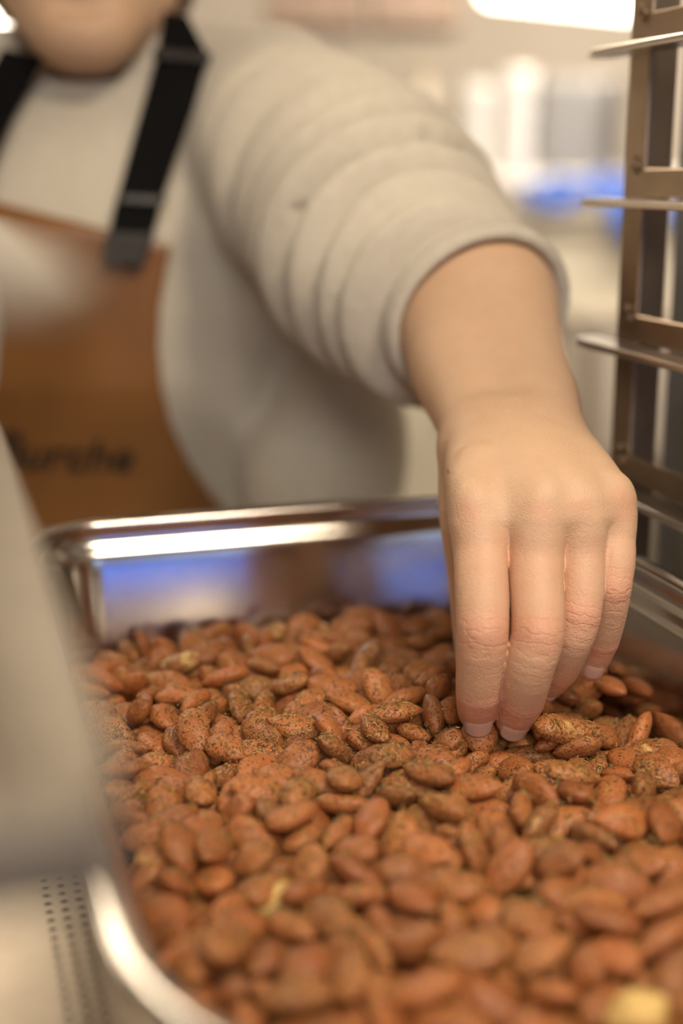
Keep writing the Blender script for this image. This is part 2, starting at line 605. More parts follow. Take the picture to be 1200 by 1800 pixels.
tub(832, 306, 150, 62, 4.2, 'tall white plastic tub on the wall shelf, left of its twin', M_WHITE, M_WHITE, 'white tubs on the wall shelf')
tub(904, 306, 125, 60, 4.2, 'taller white plastic tub on the wall shelf, right of its twin', M_WHITE, M_WHITE, 'white tubs on the wall shelf')
for px, y0, w_, col, lab in ((665, 130, 34, (0.30, .20, .13), 'brown jar on the shelf nearest the sleeve'), (706, 165, 34, (0.32, .28, .26), 'grey jar on the shelf beside the brown one'), (745, 110, 30, (0.70, .62, .48), 'slim cream bottle on the wall shelf'),
                             (778, 185, 26, (0.12, .08, .055), 'short dark jar beside the white tubs')):
    b = at(px, 306, 4.2); r = w_ / 2 * 4.2 / FPX; h = at(px, y0, 4.2).z - b.z
    o = lathe('jar', [(r, 0), (r, h * .72), (r * .6, h * .82), (r * .55, h * .88)], plain('jar_glaze', col, .3), None, 20, (b.x, b.y, sz))
    tag(o, lab, 'jar', 'jars on the wall shelf')
    lathe('lid', [(r * .62, h * .86), (r * .62, h), (r * .5, h)], plain('jar_lid', (.45, .35, .2), .4), o, 20)
a, b = at(945, 306, 4.2), at(1088, 140, 4.2)
o = empty('microwave', ((a.x + b.x) / 2, a.y + .02, sz)); tag(o, 'grey microwave oven with a dark control strip on the wall shelf', 'microwave')
W, H = b.x - a.x, b.z - a.z
box('case', (0, .07, H / 2 + .004), (W, .16, H), plain('grey_case', (.30, .28, .26), .4), o, .008, 2)
dd = box('door', (-W * .09, -.016, H / 2 + .004), (W * .76, .012, H * .84), plain('grey_door', (.20, .19, .18), .3), o, .004, 2)
cyl('handle', (W * .26, -.035, H * .2), (W * .26, -.035, H * .8), .006, M_STEEL, dd, n=8)
box('control_panel', (W * .405, -.016, H / 2 + .004), (W * .15, .010, H * .9), M_DARK, o, .003, 2)

# beige crate with a blue cloth on the table
a, b = at(915, 548, 4.0), at(1150, 385, 4.0)
zt = tz + .02
o = empty('crate', ((a.x + b.x) / 2, 4.05, zt)); tag(o, 'cream plastic crate standing on the far work table', 'crate')
W, H = b.x - a.x, at(1000, 385, 4.0).z - zt
bm = bmesh.new()
for sx in (-1, 1): add_box(bm, (sx * (W / 2 - .006), 0, H / 2), (.012, .40, H), .003, 1)
for sy in (-1, 1): add_box(bm, (0, sy * .194, H / 2), (W - .024, .012, H), .003, 1)
add_box(bm, (0, 0, .006), (W - .02, .39, .012))
link('walls', mesh_of(bm), M_CREAM, o, False)
bm = bmesh.new()
for sx in (-1, 1): add_box(bm, (sx * (W / 2), 0, H - .015), (.03, .44, .03), .006, 2)
for sy in (-1, 1): add_box(bm, (0, sy * .205, H - .015), (W + .03, .03, .03), .006, 2)
link('rim', mesh_of(bm), M_CREAM, o, False)
# crumpled white paper and blue cloth over the crate
r_ = np.random.default_rng(3)


def heap_cloth(name, c, rx, ry, rz, mat, lab, cat, drop=None):
    bm = bmesh.new(); n = 52; g = []
    for i in range(n + 1):
        row = []
        for j in range(n + 1):
            u, v = i / n * 2 - 1, j / n * 2 - 1
            h = rz * max(0, 1 - (u * u + v * v) * .55) + .018 * math.sin(7 * u + 3 * v) + .014 * math.sin(9 * v - 4 * u)
            if drop: h += drop(u, v)
            row.append(bm.verts.new((c[0] + u * rx, c[1] + v * ry, c[2] + h)))
        g.append(row)
    for i in range(n):
        for j in range(n):
            bm.faces.new((g[i][j], g[i + 1][j], g[i + 1][j + 1], g[i][j + 1]))
    o = link(name, mesh_of(bm), mat)
    md = o.modifiers.new('t', 'SOLIDIFY'); md.thickness = .006
    return tag(o, lab, cat)


heap_cloth('cloth', ((a.x + b.x) / 2 + .01, 4.03, zt + H + .040), W * .50, .235, .07, M_BLUE, 'blue cloth thrown over the cream crate', 'cloth', lambda u, v: -.16 * sstep(-v, .93, 1.0) * max(0.0, math.sin(2.6 * u + .5)) ** 1.5)
# cream base cabinets at the far left of the table
for k, (x0, x1, lab) in enumerate(((470, 640, 'cream base cabinet partly behind the sweatshirt'), (685, 800, 'cream base cabinet visible under the forearm'))):
    a, b = at(x0, 700, 3.6), at(x1, 700, 3.6)
    c = empty('base_cabinet', ((a.x + b.x) / 2, 3.78, 0)); tag(c, lab, 'cabinet', 'cream base cabinets')
    W = b.x - a.x
    box('carcass', (0, 0, .46), (W, .5, .80), M_CREAM, c, .004, 1)
    box('plinth', (0, .03, .035), (W - .02, .42, .07), M_DARK, c)
    d = box('door', (0, -.262, .47), (W - .02, .02, .74), M_CREAM, c, .004, 2)
    cyl('handle', (W * .35, -.285, .62), (W * .35, -.285, .74), .006, M_GALV, d, n=8)
b = at(668, 850, 3.3)
o = lathe('bin', [(.075, 0), (.08, .01), (.095, .40), (.10, .42), (.10, .435), (.09, .44)], M_DARK, None, 24, (b.x, b.y, 0)); tag(o, 'dark kitchen bin on the floor beside the cream cabinet', 'bin')
lathe('lid', [(.102, .436), (.102, .45), (.06, .475), (.02, .48)], M_DARK, o, 24)


# ------------------------------------------------------------------ the reaching hand (joints read off the photograph, radius in its pixels)
KP = .65 / FPX                        # metres per pixel at the hand


def J(x, y, t, r):
    return (P(x, y, t).astype(np.float32), r * t / FPX)


def spline(js, n=5):
    """joints to a smooth chain of short tapered pieces"""
    V = np.array([[*p, r] for p, r in js])
    V = np.vstack([2 * V[0] - V[1], V, 2 * V[-1] - V[-2]])
    out = []
    for i in range(1, len(V) - 2):
        for s in np.arange(n) / n:
            a, b, c, d = V[i - 1:i + 3]
            out.append(.5 * (2 * b + (c - a) * s + (2 * a - 5 * b + 4 * c - d) * s * s + (3 * b - a - 3 * c + d) * s ** 3))
    out.append(V[-2])
    return np.array(out)


def chain_d(Q, js, n=4):
    C = spline(js, n)
    d = None
    for a, b in zip(C, C[1:]):
        c = cone_d(Q, a[:3], b[:3], a[3], b[3])
        d = c if d is None else np.minimum(d, c)
    return d


FINGERS = {
    'index': [J(841, 905, .664, 45), J(845.5, 1012, .644, 47.5), J(848, 1108, .636, 46), J(844, 1165, .642, 43), J(841, 1220, .653, 40), J(839, 1250, .664, 35)],
    'middle': [J(941, 900, .660, 46), J(942, 1012, .645, 47.5), J(945, 1112, .635, 46.5), J(929, 1173, .640, 45), J(916, 1232, .656, 39.5), J(903, 1262, .669, 34)],
    'ring': [J(1016, 900, .662, 40), J(1024, 1000, .652, 39), J(1018, 1080, .648, 38), J(1004, 1128, .652, 36), J(982, 1178, .672, 33), J(952, 1208, .694, 29)],
    'little': [J(1062, 893, .672, 42), J(1080, 965, .660, 37), J(1076, 1032, .656, 33.5), J(1068, 1082, .664, 32), J(1056, 1128, .676, 30), J(1037, 1172, .690, 26)],
}
ZWEB = float(P(950, 940, .645)[2])


def finger_list(Q):
    ds = []
    for nm, js in FINGERS.items():
        d = chain_d(Q, js)
        p, r = js[2]                   # the bony joint, proud on the back of the bent finger
        d = smin(d, ell_d(Q, p + np.array([0, -.22, .06], np.float32) * r, (r * .80, r * .84, r * .86)), 10 * KP)
        p, r = js[4]
        d = smin(d, ell_d(Q, p + np.array([0, -.12, .05], np.float32) * r, (r * .9, r * .92, r * .7)), 8 * KP)
        ds.append(d)
    return ds


def hand_d(Q):
    mcp = [J(841, 900, .656, 50), J(943, 893, .651, 51), J(1018, 892, .655, 46), J(1064, 888, .667, 48)]
    low = [J(846, 985, .654, 42), J(941, 990, .651, 42), J(1022, 980, .655, 35), J(1078, 960, .668, 32)]
    car = [J(838, 778, .724, 58), J(880, 765, .720, 60), J(925, 765, .722, 60), J(972, 780, .730, 60)]
    mid = [J(834, 838, .683, 54), J(912, 832, .675, 54), J(972, 834, .677, 54), J(1030, 838, .688, 54)]
    palm = None
    for (l, a, m, b) in zip(low, mcp, mid, car):
        c = chain_d(Q, [l, a, m, b])
        palm = c if palm is None else smin(palm, c, (8 + 44 * sstep(Q[..., 2], ZWEB - 30 * KP, ZWEB + 50 * KP)) * KP)
    for (x, y, t, r), (x1, y1, t1, r1) in (((845, 912, .668, 44), (940, 908, .664, 44)), ((940, 908, .664, 44), (1015, 906, .668, 42)), ((1015, 906, .668, 42), (1066, 896, .676, 40))):
        a, ra = J(x, y, t, r)
        b, rb = J(x1, y1, t1, r1)
        palm = smin(palm, cone_d(Q, a, b, ra, rb), 14 * KP)
    # knuckles
    for x, y, t, rx, ry in ((828, 893, .6475, 20, 34), (958, 884, .6435, 17, 30), (1020, 884, .6505, 14, 26), (1086, 874, .660, 24, 30)):
        p, r = J(x, y, t, rx)
        palm = smin(palm, ell_d(Q, p + np.array([0, .0045, 0], np.float32), (r, r, r * ry / rx)), 34 * KP)
    # tendons that fan out towards the wrist
    for (x, y, t), (x1, y1, t1) in (((843, 880, .646), (872, 800, .693)), ((957, 868, .642), (908, 790, .690)), ((1014, 872, .650), (935, 795, .693))):
        a, ra = J(x, y, t + .012, 14)
        b, rb = J(x1, y1, t1 + .0085, 14)
        palm = smin(palm, cone_d(Q, a, b, ra, rb), 18 * KP)
    p, r = J(842, 822, .682, 20)          # the raised tendon by the base of the first metacarpal
    palm = smin(palm, ell_d(Q, p + np.array([0, -.006, .006], np.float32), (r * 1.4, r, r * .9)), 26 * KP)
    k = (1.5 + 34 * sstep(Q[..., 2], ZWEB + 0 * KP, ZWEB + 34 * KP)) * KP
    d = None
    for f in finger_list(Q):
        d = f if d is None else smin(d, f, k)
    d = smin(d, palm, (14 + 18 * sstep(Q[..., 2], ZWEB - 40 * KP, ZWEB + 20 * KP)) * KP)
    # thumb, behind the index finger, closing on the nut
    tb = chain_d(Q, [J(818, 800, .722, 48), J(812, 900, .704, 41), J(824, 1010, .710, 38), J(834, 1125, .714, 37), J(843, 1205, .700, 34), J(846, 1246, .684, 27)])
    d = smin(d, tb, 22 * KP)
    # wrist and forearm: two bones side by side
    fore = smin(chain_d(Q, [J(838, 775, .722, 58), J(828, 715, .755, 74), J(812, 640, .795, 95), J(804, 555, .838, 107)]),
                chain_d(Q, [J(955, 780, .722, 62), J(938, 715, .752, 80), J(900, 640, .790, 94), J(870, 535, .834, 108)]), 60 * KP)
    fore = smin(fore, cone_d(Q, J(836, 550, .838, 105)[0], J(722, 360, .95, 0)[0], .040, .042), .02)
    return smin(d, fore, 34 * KP)


# ------------------------------------------------------------------ the person: body shape under the clothes
Z0 = CAMZ


def pz(y, t=1.12):
    return float(P(600, y, t)[2])


SHO_L = J(486, 215, 1.10, 0)[0]            # shoulder of the reaching arm
SHO_R = J(-165, 215, 1.16, 0)[0]
ELB_L = J(715, 375, .945, 0)[0]
NECK = J(172, 105, 1.13, 0)[0]
CHEST = J(165, 430, 1.22, 0)[0]
TC = np.array([[-.225, 1.235], [-.222, 1.235], [-.215, 1.225], [-.215, 1.235], [-.21, 1.26]])


def torso_d(Q, grow=0.0):
    """trunk as a stack of flattened sections: shoulders, chest, waist, hips"""
    z = Q[..., 2]
    zk = np.array([.70, .86, 1.02, 1.13, 1.25, 1.34, 1.40])
    ax = np.interp(z, zk, [.175, .185, .172, .178, .180, .150, .085]) + grow
    ay = np.interp(z, zk, [.125, .128, .115, .122, .118, .085, .060]) + grow
    cx = np.interp(z, zk, [-.20, -.20, -.205, -.205, -.205, -.202, -.200])
    cy = np.interp(z, zk, [1.27, 1.265, 1.245, 1.225, 1.215, 1.215, 1.205])
    q = np.sqrt(((Q[..., 0] - cx) / ax) ** 2 + ((Q[..., 1] - cy) / ay) ** 2)
    d = (q - 1) * np.minimum(ax, ay)
    return np.maximum(d, np.maximum(z - 1.385 - grow, .70 - z)) * .85


SLEEVE = [J(486, 215, 1.10, 150), J(585, 322, 1.01, 174), J(668, 424, .925, 186), J(735, 492, .875, 184), J(792, 545, .842, 176)]
SL_A, SL_B = SLEEVE[0][0], SLEEVE[-1][0]
SL_U = (SL_B - SL_A) / np.linalg.norm(SL_B - SL_A)
SL_LEN = float(np.linalg.norm(SL_B - SL_A))
# the cuff lies in a tilted plane round the forearm
CUF_C = J(808, 545, .838, 0)[0]
CUF_N = J(905, 625, .782, 0)[0] - J(790, 525, .862, 0)[0]
CUF_N = CUF_N / np.linalg.norm(CUF_N)


def sleeve_d(Q, folds=True):
    d = chain_d(Q, SLEEVE, 3)
    if folds:
        c = Q - CUF_C
        b = -(c @ CUF_N.astype(np.float32))
        q = c + b[..., None] * CUF_N.astype(np.float32)
        e1 = np.cross(CUF_N, [0, 0, 1.0]); e1 /= np.linalg.norm(e1)
        e2 = np.cross(CUF_N, e1)
        th = np.arctan2(q @ e2.astype(np.float32), q @ e1.astype(np.float32))
        bb = np.maximum(b + sstep(b, .0, .06) * (.0055 * np.sin(th * 2 + 1.0 + 22 * b) + .004 * np.sin(th * 3 + 2.2 - 30 * b)), 0)
        ph = np.log(1 + .17 * bb / .0205) / .17
        f = np.abs(np.sin(math.pi * ph)) ** .5
        amp = (.024 + .034 * sstep(b, .02, .10)) * (1 - sstep(b, .25, .34)) * (.8 + .2 * np.sin(th + 25 * b))
        d = d + amp * (.62 - f)
        d = smax(d, -b - .001, .022)
    return d


def shirt_d(Q):
    z = Q[..., 2]
    d = torso_d(Q, .018)
    # yoke from the neck to both shoulders
    for sh in (SHO_L, SHO_R):
        d = smin(d, cone_d(Q, NECK + np.array([0, .03, -.045], np.float32), sh + np.array([0, .012, .0], np.float32), .060, .066), .05)
    # soft creases across the chest and flank
    x, y = Q[..., 0], Q[..., 1]
    d = d + .0055 * np.sin(38 * x + 25 * z + 2.2 * np.sin(17 * z)) * sstep(x, -.16, -.06) * sstep(-z, -1.30, -1.15)
    # loose cloth that bags out over the hip
    for (px, py, t, rx, rz, ry) in ((590, 770, 1.15, .050, .075, .05), (520, 850, 1.135, .045, .055, .045), (640, 800, 1.17, .036, .080, .05)):
        d = smin(d, ell_d(Q, J(px, py, t, 0)[0], (rx, ry, rz)), .028)
    d = smin(d, sleeve_d(Q), .030)
    # other arm, hanging
    o = chain_d(Q, [(SHO_R, .072), (SHO_R + np.array([-.03, .02, -.17], np.float32), .062), (SHO_R + np.array([-.02, -.0, -.33], np.float32), .052), (SHO_R + np.array([0, -.06, -.50], np.float32), .044)], 3)
    o = o + .0018 * np.sin(z * 130 + 3 * x * 20)
    d = smin(d, o, .03)
    # neck opening
    return smax(d, -cone_d(Q, NECK + np.array([0, -.012, -.026], np.float32), NECK + np.array([0, -.02, .12], np.float32), .058, .075), .010)


HEAD = J(152, -128, 1.085, 0)[0]
HSC = .98


def head_point(v):
    """from the head's own axes to the world"""
    ry, rx = math.radians(-6), math.radians(10)
    x, y, z = v
    y, z = y * math.cos(rx) + z * math.sin(rx), -y * math.sin(rx) + z * math.cos(rx)
    x, y = x * math.cos(ry) + y * math.sin(ry), -x * math.sin(ry) + y * math.cos(ry)
    return HEAD + np.array([x, y, z]) * HSC


def head_d(Q):
    q = (Q - HEAD) / HSC
    # face turned a little to the side and down
    ry, rx = math.radians(-6), math.radians(10)
    x, y, z = q[..., 0], q[..., 1], q[..., 2]
    x, y = x * math.cos(ry) - y * math.sin(ry), x * math.sin(ry) + y * math.cos(ry)
    y, z = y * math.cos(rx) - z * math.sin(rx), y * math.sin(rx) + z * math.cos(rx)
    q = np.stack([x, y, z], -1).astype(np.float32)
    d = ell_d(q, (0, .030, .045), (.074, .092, .088))
    d = smin(d, ell_d(q, (0, -.008, -.035), (.060, .068, .080)), .05)
    d = smin(d, ell_d(q, (0, -.054, -.098), (.028, .024, .022)), .03)       # chin
    for s in (-1, 1):
        d = smin(d, cone_d(q, (s * .058, .03, -.03), (s * .018, -.05, -.098), .020, .018), .035)   # jaw
        d = smin(d, ell_d(q, (s * .037, -.058, -.012), (.022, .018, .020)), .03)  # cheek
        d = smax(d, -ell_d(q, (s * .031, -.088, .014), (.018, .014, .012)), .015)  # eye socket
        d = smin(d, cone_d(q, (s * .014, -.072, .034), (s * .046, -.062, .034), .006, .004), .008)   # brow
        d = smin(d, ell_d(q, (s * .031, -.0625, .0195), (.0150, .0135, .0075)), .003)   # lid
        d = smin(d, ell_d(q, (s * .031, -.0610, .0030), (.0140, .0125, .0050)), .003)
        d = smin(d, ell_d(q, (s * .076, .018, .0), (.010, .020, .032)), .008)     # ear
        d = smin(d, ell_d(q, (s * .010, -.084, -.032), (.009, .010, .008)), .010)   # nostril wing
    d = smin(d, cone_d(q, (0, -.072, .018), (0, -.094, -.028), .007, .011), .014)   # nose
    d = smin(d, ell_d(q, (0, -.072, -.058), (.024, .011, .0065)), .007)      # upper lip
    d = smin(d, ell_d(q, (0, -.070, -.0705), (.021, .011, .0075)), .006)      # lower lip
    d = smax(d, -ell_d(q, (0, -.082, -.0642), (.022, .010, .0013)), .003)
    d = smax(d, -ell_d(q, (0, -.079, -.084), (.020, .009, .006)), .012)
    return d * HSC


def body_d(Q):
    d = torso_d(Q, -.012)
    d = smin(d, head_d(Q), .01)
    d = smin(d, cone_d(Q, NECK + np.array([0, .03, -.08], np.float32), HEAD + np.array([0, .035, -.03], np.float32), .056, .055), .03)
    for sh in (SHO_L, SHO_R):
        d = smin(d, cone_d(Q, NECK + np.array([0, .03, -.06], np.float32), sh, .045, .050), .04)
    d = smin(d, cone_d(Q, SHO_L, ELB_L, .050, .043), .03)
    d = smin(d, cone_d(Q, ELB_L, J(836, 550, .838, 105)[0], .043, .040), .02)
    # other arm with its hand
    e = SHO_R + np.array([-.02, 0, -.32], np.float32); wv = SHO_R + np.array([0, -.06, -.51], np.float32)
    d = smin(d, cone_d(Q, SHO_R, e, .046, .040), .03)
    d = smin(d, cone_d(Q, e, wv, .038, .027), .02)
    pl = wv + np.array([0, -.012, -.075], np.float32)
    d = smin(d, ell_d(Q, (wv + pl) / 2, (.020, .040, .055)), .02)
    for k, (dy, ln) in enumerate(((-.028, .072), (-.010, .082), (.009, .076), (.027, .060))):
        a = pl + np.array([0, dy, 0], np.float32)
        m = a + np.array([.006, dy * .2, -ln * .5], np.float32)
        d = smin(d, cone_d(Q, a, m, .0098, .0090), .006)
        d = smin(d, cone_d(Q, m, m + np.array([.014, 0, -ln * .5], np.float32), .0090, .0072), .003)
    a = wv + np.array([.008, -.030, -.025], np.float32)
    d = smin(d, cone_d(Q, a, a + np.array([.012, -.026, -.045], np.float32), .012, .010), .012)
    # hips and legs
    for s in (-1, 1):
        d = smin(d, cone_d(Q, (-.20 + s * .085, 1.28, .74), (-.20 + s * .10, 1.27, .44), .085, .055), .04)
        d = smin(d, cone_d(Q, (-.20 + s * .10, 1.27, .44), (-.20 + s * .105, 1.30, .08), .055, .038), .03)
    return d


def trousers_d(Q):
    z = Q[..., 2]
    d = np.maximum(torso_d(Q, .006), z - .90)
    for s in (-1, 1):
        d = smin(d, chain_d(Q, [((-.20 + s * .085, 1.28, .76), .105), ((-.20 + s * .098, 1.27, .44), .080), ((-.20 + s * .105, 1.30, .07), .070)], 2), .04)
    d = d + .003 * np.sin(z * 60) * sstep(-z, -.5, -.2)
    return np.maximum(np.maximum(d, .055 - z), z - .93)


def vert_normals(pts, quads):
    n = np.cross(pts[quads[:, 2]] - pts[quads[:, 0]], pts[quads[:, 3]] - pts[quads[:, 1]])
    v = np.zeros_like(pts)
    for k in range(4):
        np.add.at(v, quads[:, k], n)
    return v / (np.linalg.norm(v, axis=1)[:, None] + 1e-12)


def skin_attrs(me):
    """where the finger joints crease and where the skin over them is redder"""
    n = len(me.vertices)
    co = np.empty(n * 3); me.vertices.foreach_get('co', co); co = co.reshape(-1, 3)
    no = np.empty(n * 3); me.vertices.foreach_get('normal', no); no = no.reshape(-1, 3)
    cu, cm, red = np.zeros(n), np.zeros(n), np.zeros(n)
    best = np.full(n, 1e9)
    px = KP
    for js in FINGERS.values():
        C = spline(js, 8)
        acc = np.concatenate([[0], np.cumsum(np.linalg.norm(np.diff(C[:, :3], axis=0), axis=1))])
        dd = np.full(n, 1e9); ss = np.zeros(n)
        for i in range(len(C) - 1):
            a, b = C[i, :3], C[i + 1, :3]
            ab = b - a
            t = np.clip(((co - a) @ ab) / (ab @ ab), 0, 1)
            d = np.linalg.norm(co - a - t[:, None] * ab, axis=1) - (C[i, 3] + (C[i + 1, 3] - C[i, 3]) * t)
            k = d < dd
            dd[k] = d[k]; ss[k] = acc[i] + t[k] * np.linalg.norm(ab)
        own = dd < best
        best[own] = dd[own]
        near = np.clip(1 - dd / .006, 0, 1)
        sp, sd = acc[16], acc[32]
        back = np.clip(-no[:, 1] * 1.1 + .15, 0, 1)
        m1 = np.exp(-((ss - sp - 2 * px) / (26 * px)) ** 2); m2 = .75 * np.exp(-((ss - sd + 2 * px) / (16 * px)) ** 2)
        low = .25 * np.exp(-((ss - sp - 50 * px) / (26 * px)) ** 2)
        cu[own] = np.where(np.abs(ss - sp) < np.abs(ss - sd), ss - sp, ss - sd + .02)[own]
        cm[own] = (np.clip(m1 + m2 + low, 0, 1) * back * near)[own]
        r = .50 * np.exp(-((ss - sp) / (24 * px)) ** 2) * back + .35 * np.exp(-((ss - sd) / (20 * px)) ** 2) + .55 * sstep(ss, acc[24], acc[-1])
        r = r + .35 * np.exp(-((ss - acc[0]) / (26 * px)) ** 2) * back + .22
        red[own] = (np.clip(r, 0, 1) * near)[own]
    for x, y, t, rad in ((826, 902, .640, 24), (950, 900, .636, 20), (1092, 886, .655, 30), (1020, 890, .64, 20)):
        p, r = J(x, y, t, rad)
        red = np.maximum(red, .40 * np.exp(-(np.linalg.norm(co - p, axis=1) / (r * 1.1)) ** 2))
    p, r = J(786, 829, .672, 5)
    mole = np.exp(-(np.linalg.norm((co - p) * np.array([1.5, .25, 1]), axis=1) / (r * 1.0)) ** 4)
    for nm, v in (('crease_u', cu), ('crease_m', cm), ('redness', red), ('mole', mole)):
        a = me.attributes.new(nm, 'FLOAT', 'POINT')
        a.data.foreach_set('value', v.astype(np.float32))


def skin_material():
    m, nt, b = new_mat('skin')
    L = nt.links.new
    tc = nd(nt, 'ShaderNodeTexCoord')
    at = {k: nd(nt, 'ShaderNodeAttribute', attribute_name=k) for k in ('crease_u', 'crease_m', 'redness', 'mole')}

    def math_(op, a, c=None, clamp=False):
        n = nt.nodes.new('ShaderNodeMath'); n.operation = op; n.use_clamp = clamp
        for i, v in enumerate((a, c)):
            if v is None: continue
            if hasattr(v, 'is_linked'): L(v, n.inputs[i])
            else: n.inputs[i].default_value = v
        return n.outputs[0]
    mott = nd(nt, 'ShaderNodeTexNoise', Scale=90.0, Detail=3.0)
    L(tc.outputs['Object'], mott.inputs['Vector'])
    base = nt.nodes.new('ShaderNodeMix'); base.data_type = 'RGBA'
    base.inputs[6].default_value = (0.650, 0.430, 0.275, 1)
    base.inputs[7].default_value = (0.580, 0.360, 0.215, 1)
    L(mott.outputs[0], base.inputs[0])
    red = nt.nodes.new('ShaderNodeMix'); red.data_type = 'RGBA'
    L(base.outputs[2], red.inputs[6]); red.inputs[7].default_value = (0.66, 0.27, 0.175, 1)
    n2 = nd(nt, 'ShaderNodeTexNoise', Scale=260.0, Detail=2.0)
    L(tc.outputs['Object'], n2.inputs['Vector'])
    L(math_('MULTIPLY', at['redness'].outputs['Fac'], math_('ADD', n2.outputs[0], .35), True), red.inputs[0])
    mo = nt.nodes.new('ShaderNodeMix'); mo.data_type = 'RGBA'
    L(red.outputs[2], mo.inputs[6]); mo.inputs[7].default_value = (0.16, 0.055, 0.03, 1)
    L(math_('MULTIPLY', at['mole'].outputs['Fac'], .8, True), mo.inputs[0])
    L(mo.outputs[2], b.inputs['Base Color'])
    b.inputs['Roughness'].default_value = 0.52
    b.inputs['Specular IOR Level'].default_value = 0.42
    b.inputs['Subsurface Weight'].default_value = 0.25
    b.inputs['Subsurface Radius'].default_value = (1.0, 0.32, 0.16)
    b.inputs['Subsurface Scale'].default_value = 0.0026
    # fine skin grain and the creases over the joints
    vo = nd(nt, 'ShaderNodeTexVoronoi', Scale=1100.0)
    L(tc.outputs['Object'], vo.inputs['Vector'])
    gr = nd(nt, 'ShaderNodeTexNoise', Scale=520.0, Detail=4.0)
    L(tc.outputs['Object'], gr.inputs['Vector'])
    wob = nd(nt, 'ShaderNodeTexNoise', Scale=150.0, Detail=3.0)
    L(tc.outputs['Object'], wob.inputs['Vector'])
    u = math_('ADD', at['crease_u'].outputs['Fac'], math_('MULTIPLY', math_('SUBTRACT', wob.outputs[0], .5), .0062))
    s1 = math_('ABSOLUTE', math_('SINE', math_('MULTIPLY', u, math.pi / .0040)))
    line = math_('POWER', math_('SUBTRACT', 1.0, s1), 2.5)
    s2 = math_('ABSOLUTE', math_('SINE', math_('MULTIPLY', u, math.pi / .0013)))
    fine = math_('MULTIPLY', math_('SUBTRACT', 1.0, s2), .35)
    cr = math_('MULTIPLY', math_('ADD', line, fine), at['crease_m'].outputs['Fac'])
    h = math_('SUBTRACT', math_('ADD', math_('MULTIPLY', vo.outputs['Distance'], .30), math_('MULTIPLY', gr.outputs[0], .45)), math_('MULTIPLY', cr, .55))
    bp = nd(nt, 'ShaderNodeBump', Strength=0.8, Distance=0.0007)
    L(h, bp.inputs['Height'])
    L(bp.outputs[0], b.inputs['Normal'])
    return m


def build_skin():
    """head, trunk, arms and legs from a coarse field, the reaching forearm and hand from a fine one, joined into one surface"""
    p0, n = Vector(J(790, 480, .872, 0)[0]), Vector(CUF_N)
    cp, cq = mesh_sdf(body_d, (-.62, .80, .03), (.18, 1.47, 1.72), .0056)
    fp, fq = mesh_sdf(hand_d, (-.02, .52, .98), (.20, .95, 1.38), .00080)
    bm = bmesh.new()
    me = mesh_from(relax(cp, cq, 2, .5), cq); bm.from_mesh(me); bpy.data.meshes.remove(me)
    near = [f for f in bm.faces if (f.calc_center_median() - p0).length < .12]
    bmesh.ops.bisect_plane(bm, geom=list({g for f in near for g in (f, *f.verts, *f.edges)}), plane_co=p0, plane_no=n)
    kill = [f for f in bm.faces if (f.calc_center_median() - p0).length < .2 and 0 < (f.calc_center_median() - p0).dot(n) and ((f.calc_center_median() - p0) - n * (f.calc_center_median() - p0).dot(n)).length < .075]
    bmesh.ops.delete(bm, geom=kill, context='FACES')
    b2 = bmesh.new()
    me = mesh_from(relax(fp, fq, 2, .5), fq); b2.from_mesh(me); bpy.data.meshes.remove(me)
    bmesh.ops.bisect_plane(b2, geom=b2.verts[:] + b2.edges[:] + b2.faces[:], plane_co=p0, plane_no=n, clear_inner=True)
    me = mesh_of(b2, 'fore'); bm.from_mesh(me); bpy.data.meshes.remove(me)
    loop = [e for e in bm.edges if e.is_boundary and (e.verts[0].co - p0).length < .12]
    bmesh.ops.bridge_loops(bm, edges=loop)
    bmesh.ops.recalc_face_normals(bm, faces=bm.faces)
    return mesh_of(bm, 'body')


def nail(js, mat, parent, half, length, back=.45):
    """a thin curved plate on the back of a fingertip"""
    (p4, r4), (p5, r5) = js[-2], js[-1]
    ax = p5 - p4; ln = np.linalg.norm(ax); ax = ax / ln
    dn = np.array([0, -1, -.2]); dn = dn - ax * (dn @ ax); dn /= np.linalg.norm(dn)
    sd = np.cross(ax, dn)
    bm = bmesh.new(); g = []
    NU, NV = 14, 12
    for j in range(NV + 1):
        v = j / NV; row = []
        for i in range(NU + 1):
            u = i / NU * 2 - 1
            edge = (1 - .30 * u * u) if v > .5 else (1 - .18 * u * u)
            s = (p4 + (p5 - p4) * back) @ ax
            c = p4 + (p5 - p4) * back + ax * length * (.5 + (v - .5) * edge)
            t = np.clip(((c - p4) @ ax) / ln, 0, 1)
            r = (r4 + (r5 - r4) * t) * 1.012 + .0003 - .0016 * (1 - v) ** 5 - .0010 * u ** 6
            a = u * half * (1 - .10 * (2 * v - 1) ** 2)
            row.append(bm.verts.new(c + r * (math.cos(a) * dn + math.sin(a) * sd)))
        g.append(row)
    for j in range(NV):
        for i in range(NU):
            bm.faces.new((g[j][i], g[j][i + 1], g[j + 1][i + 1], g[j + 1][i]))
    bmesh.ops.recalc_face_normals(bm, faces=bm.faces)
    o = link('fingernail', mesh_of(bm, 'nail'), mat, parent)
    md = o.modifiers.new('t', 'SOLIDIFY'); md.thickness = .0007; md.offset = 0
    return o


# ------------------------------------------------------------------ person: assemble body and clothes
skin = skin_material()
body = link('person', build_skin(), skin)
skin_attrs(body.data)
tag(body, 'person in a pale sweatshirt and tan apron reaching one bare hand into the almonds', 'person')
M_NAIL = plain('nail', (0.70, 0.43, 0.34), .28, spec=.5, **{'Subsurface Weight': .2, 'Subsurface Scale': .002})
for nm, half, ln, bk in (('index', .85, .0150, .50), ('middle', .85, .0150, .45), ('ring', .85, .0125, .5), ('little', .80, .0110, .45)):
    nail(FINGERS[nm], M_NAIL, body, half, ln, bk)

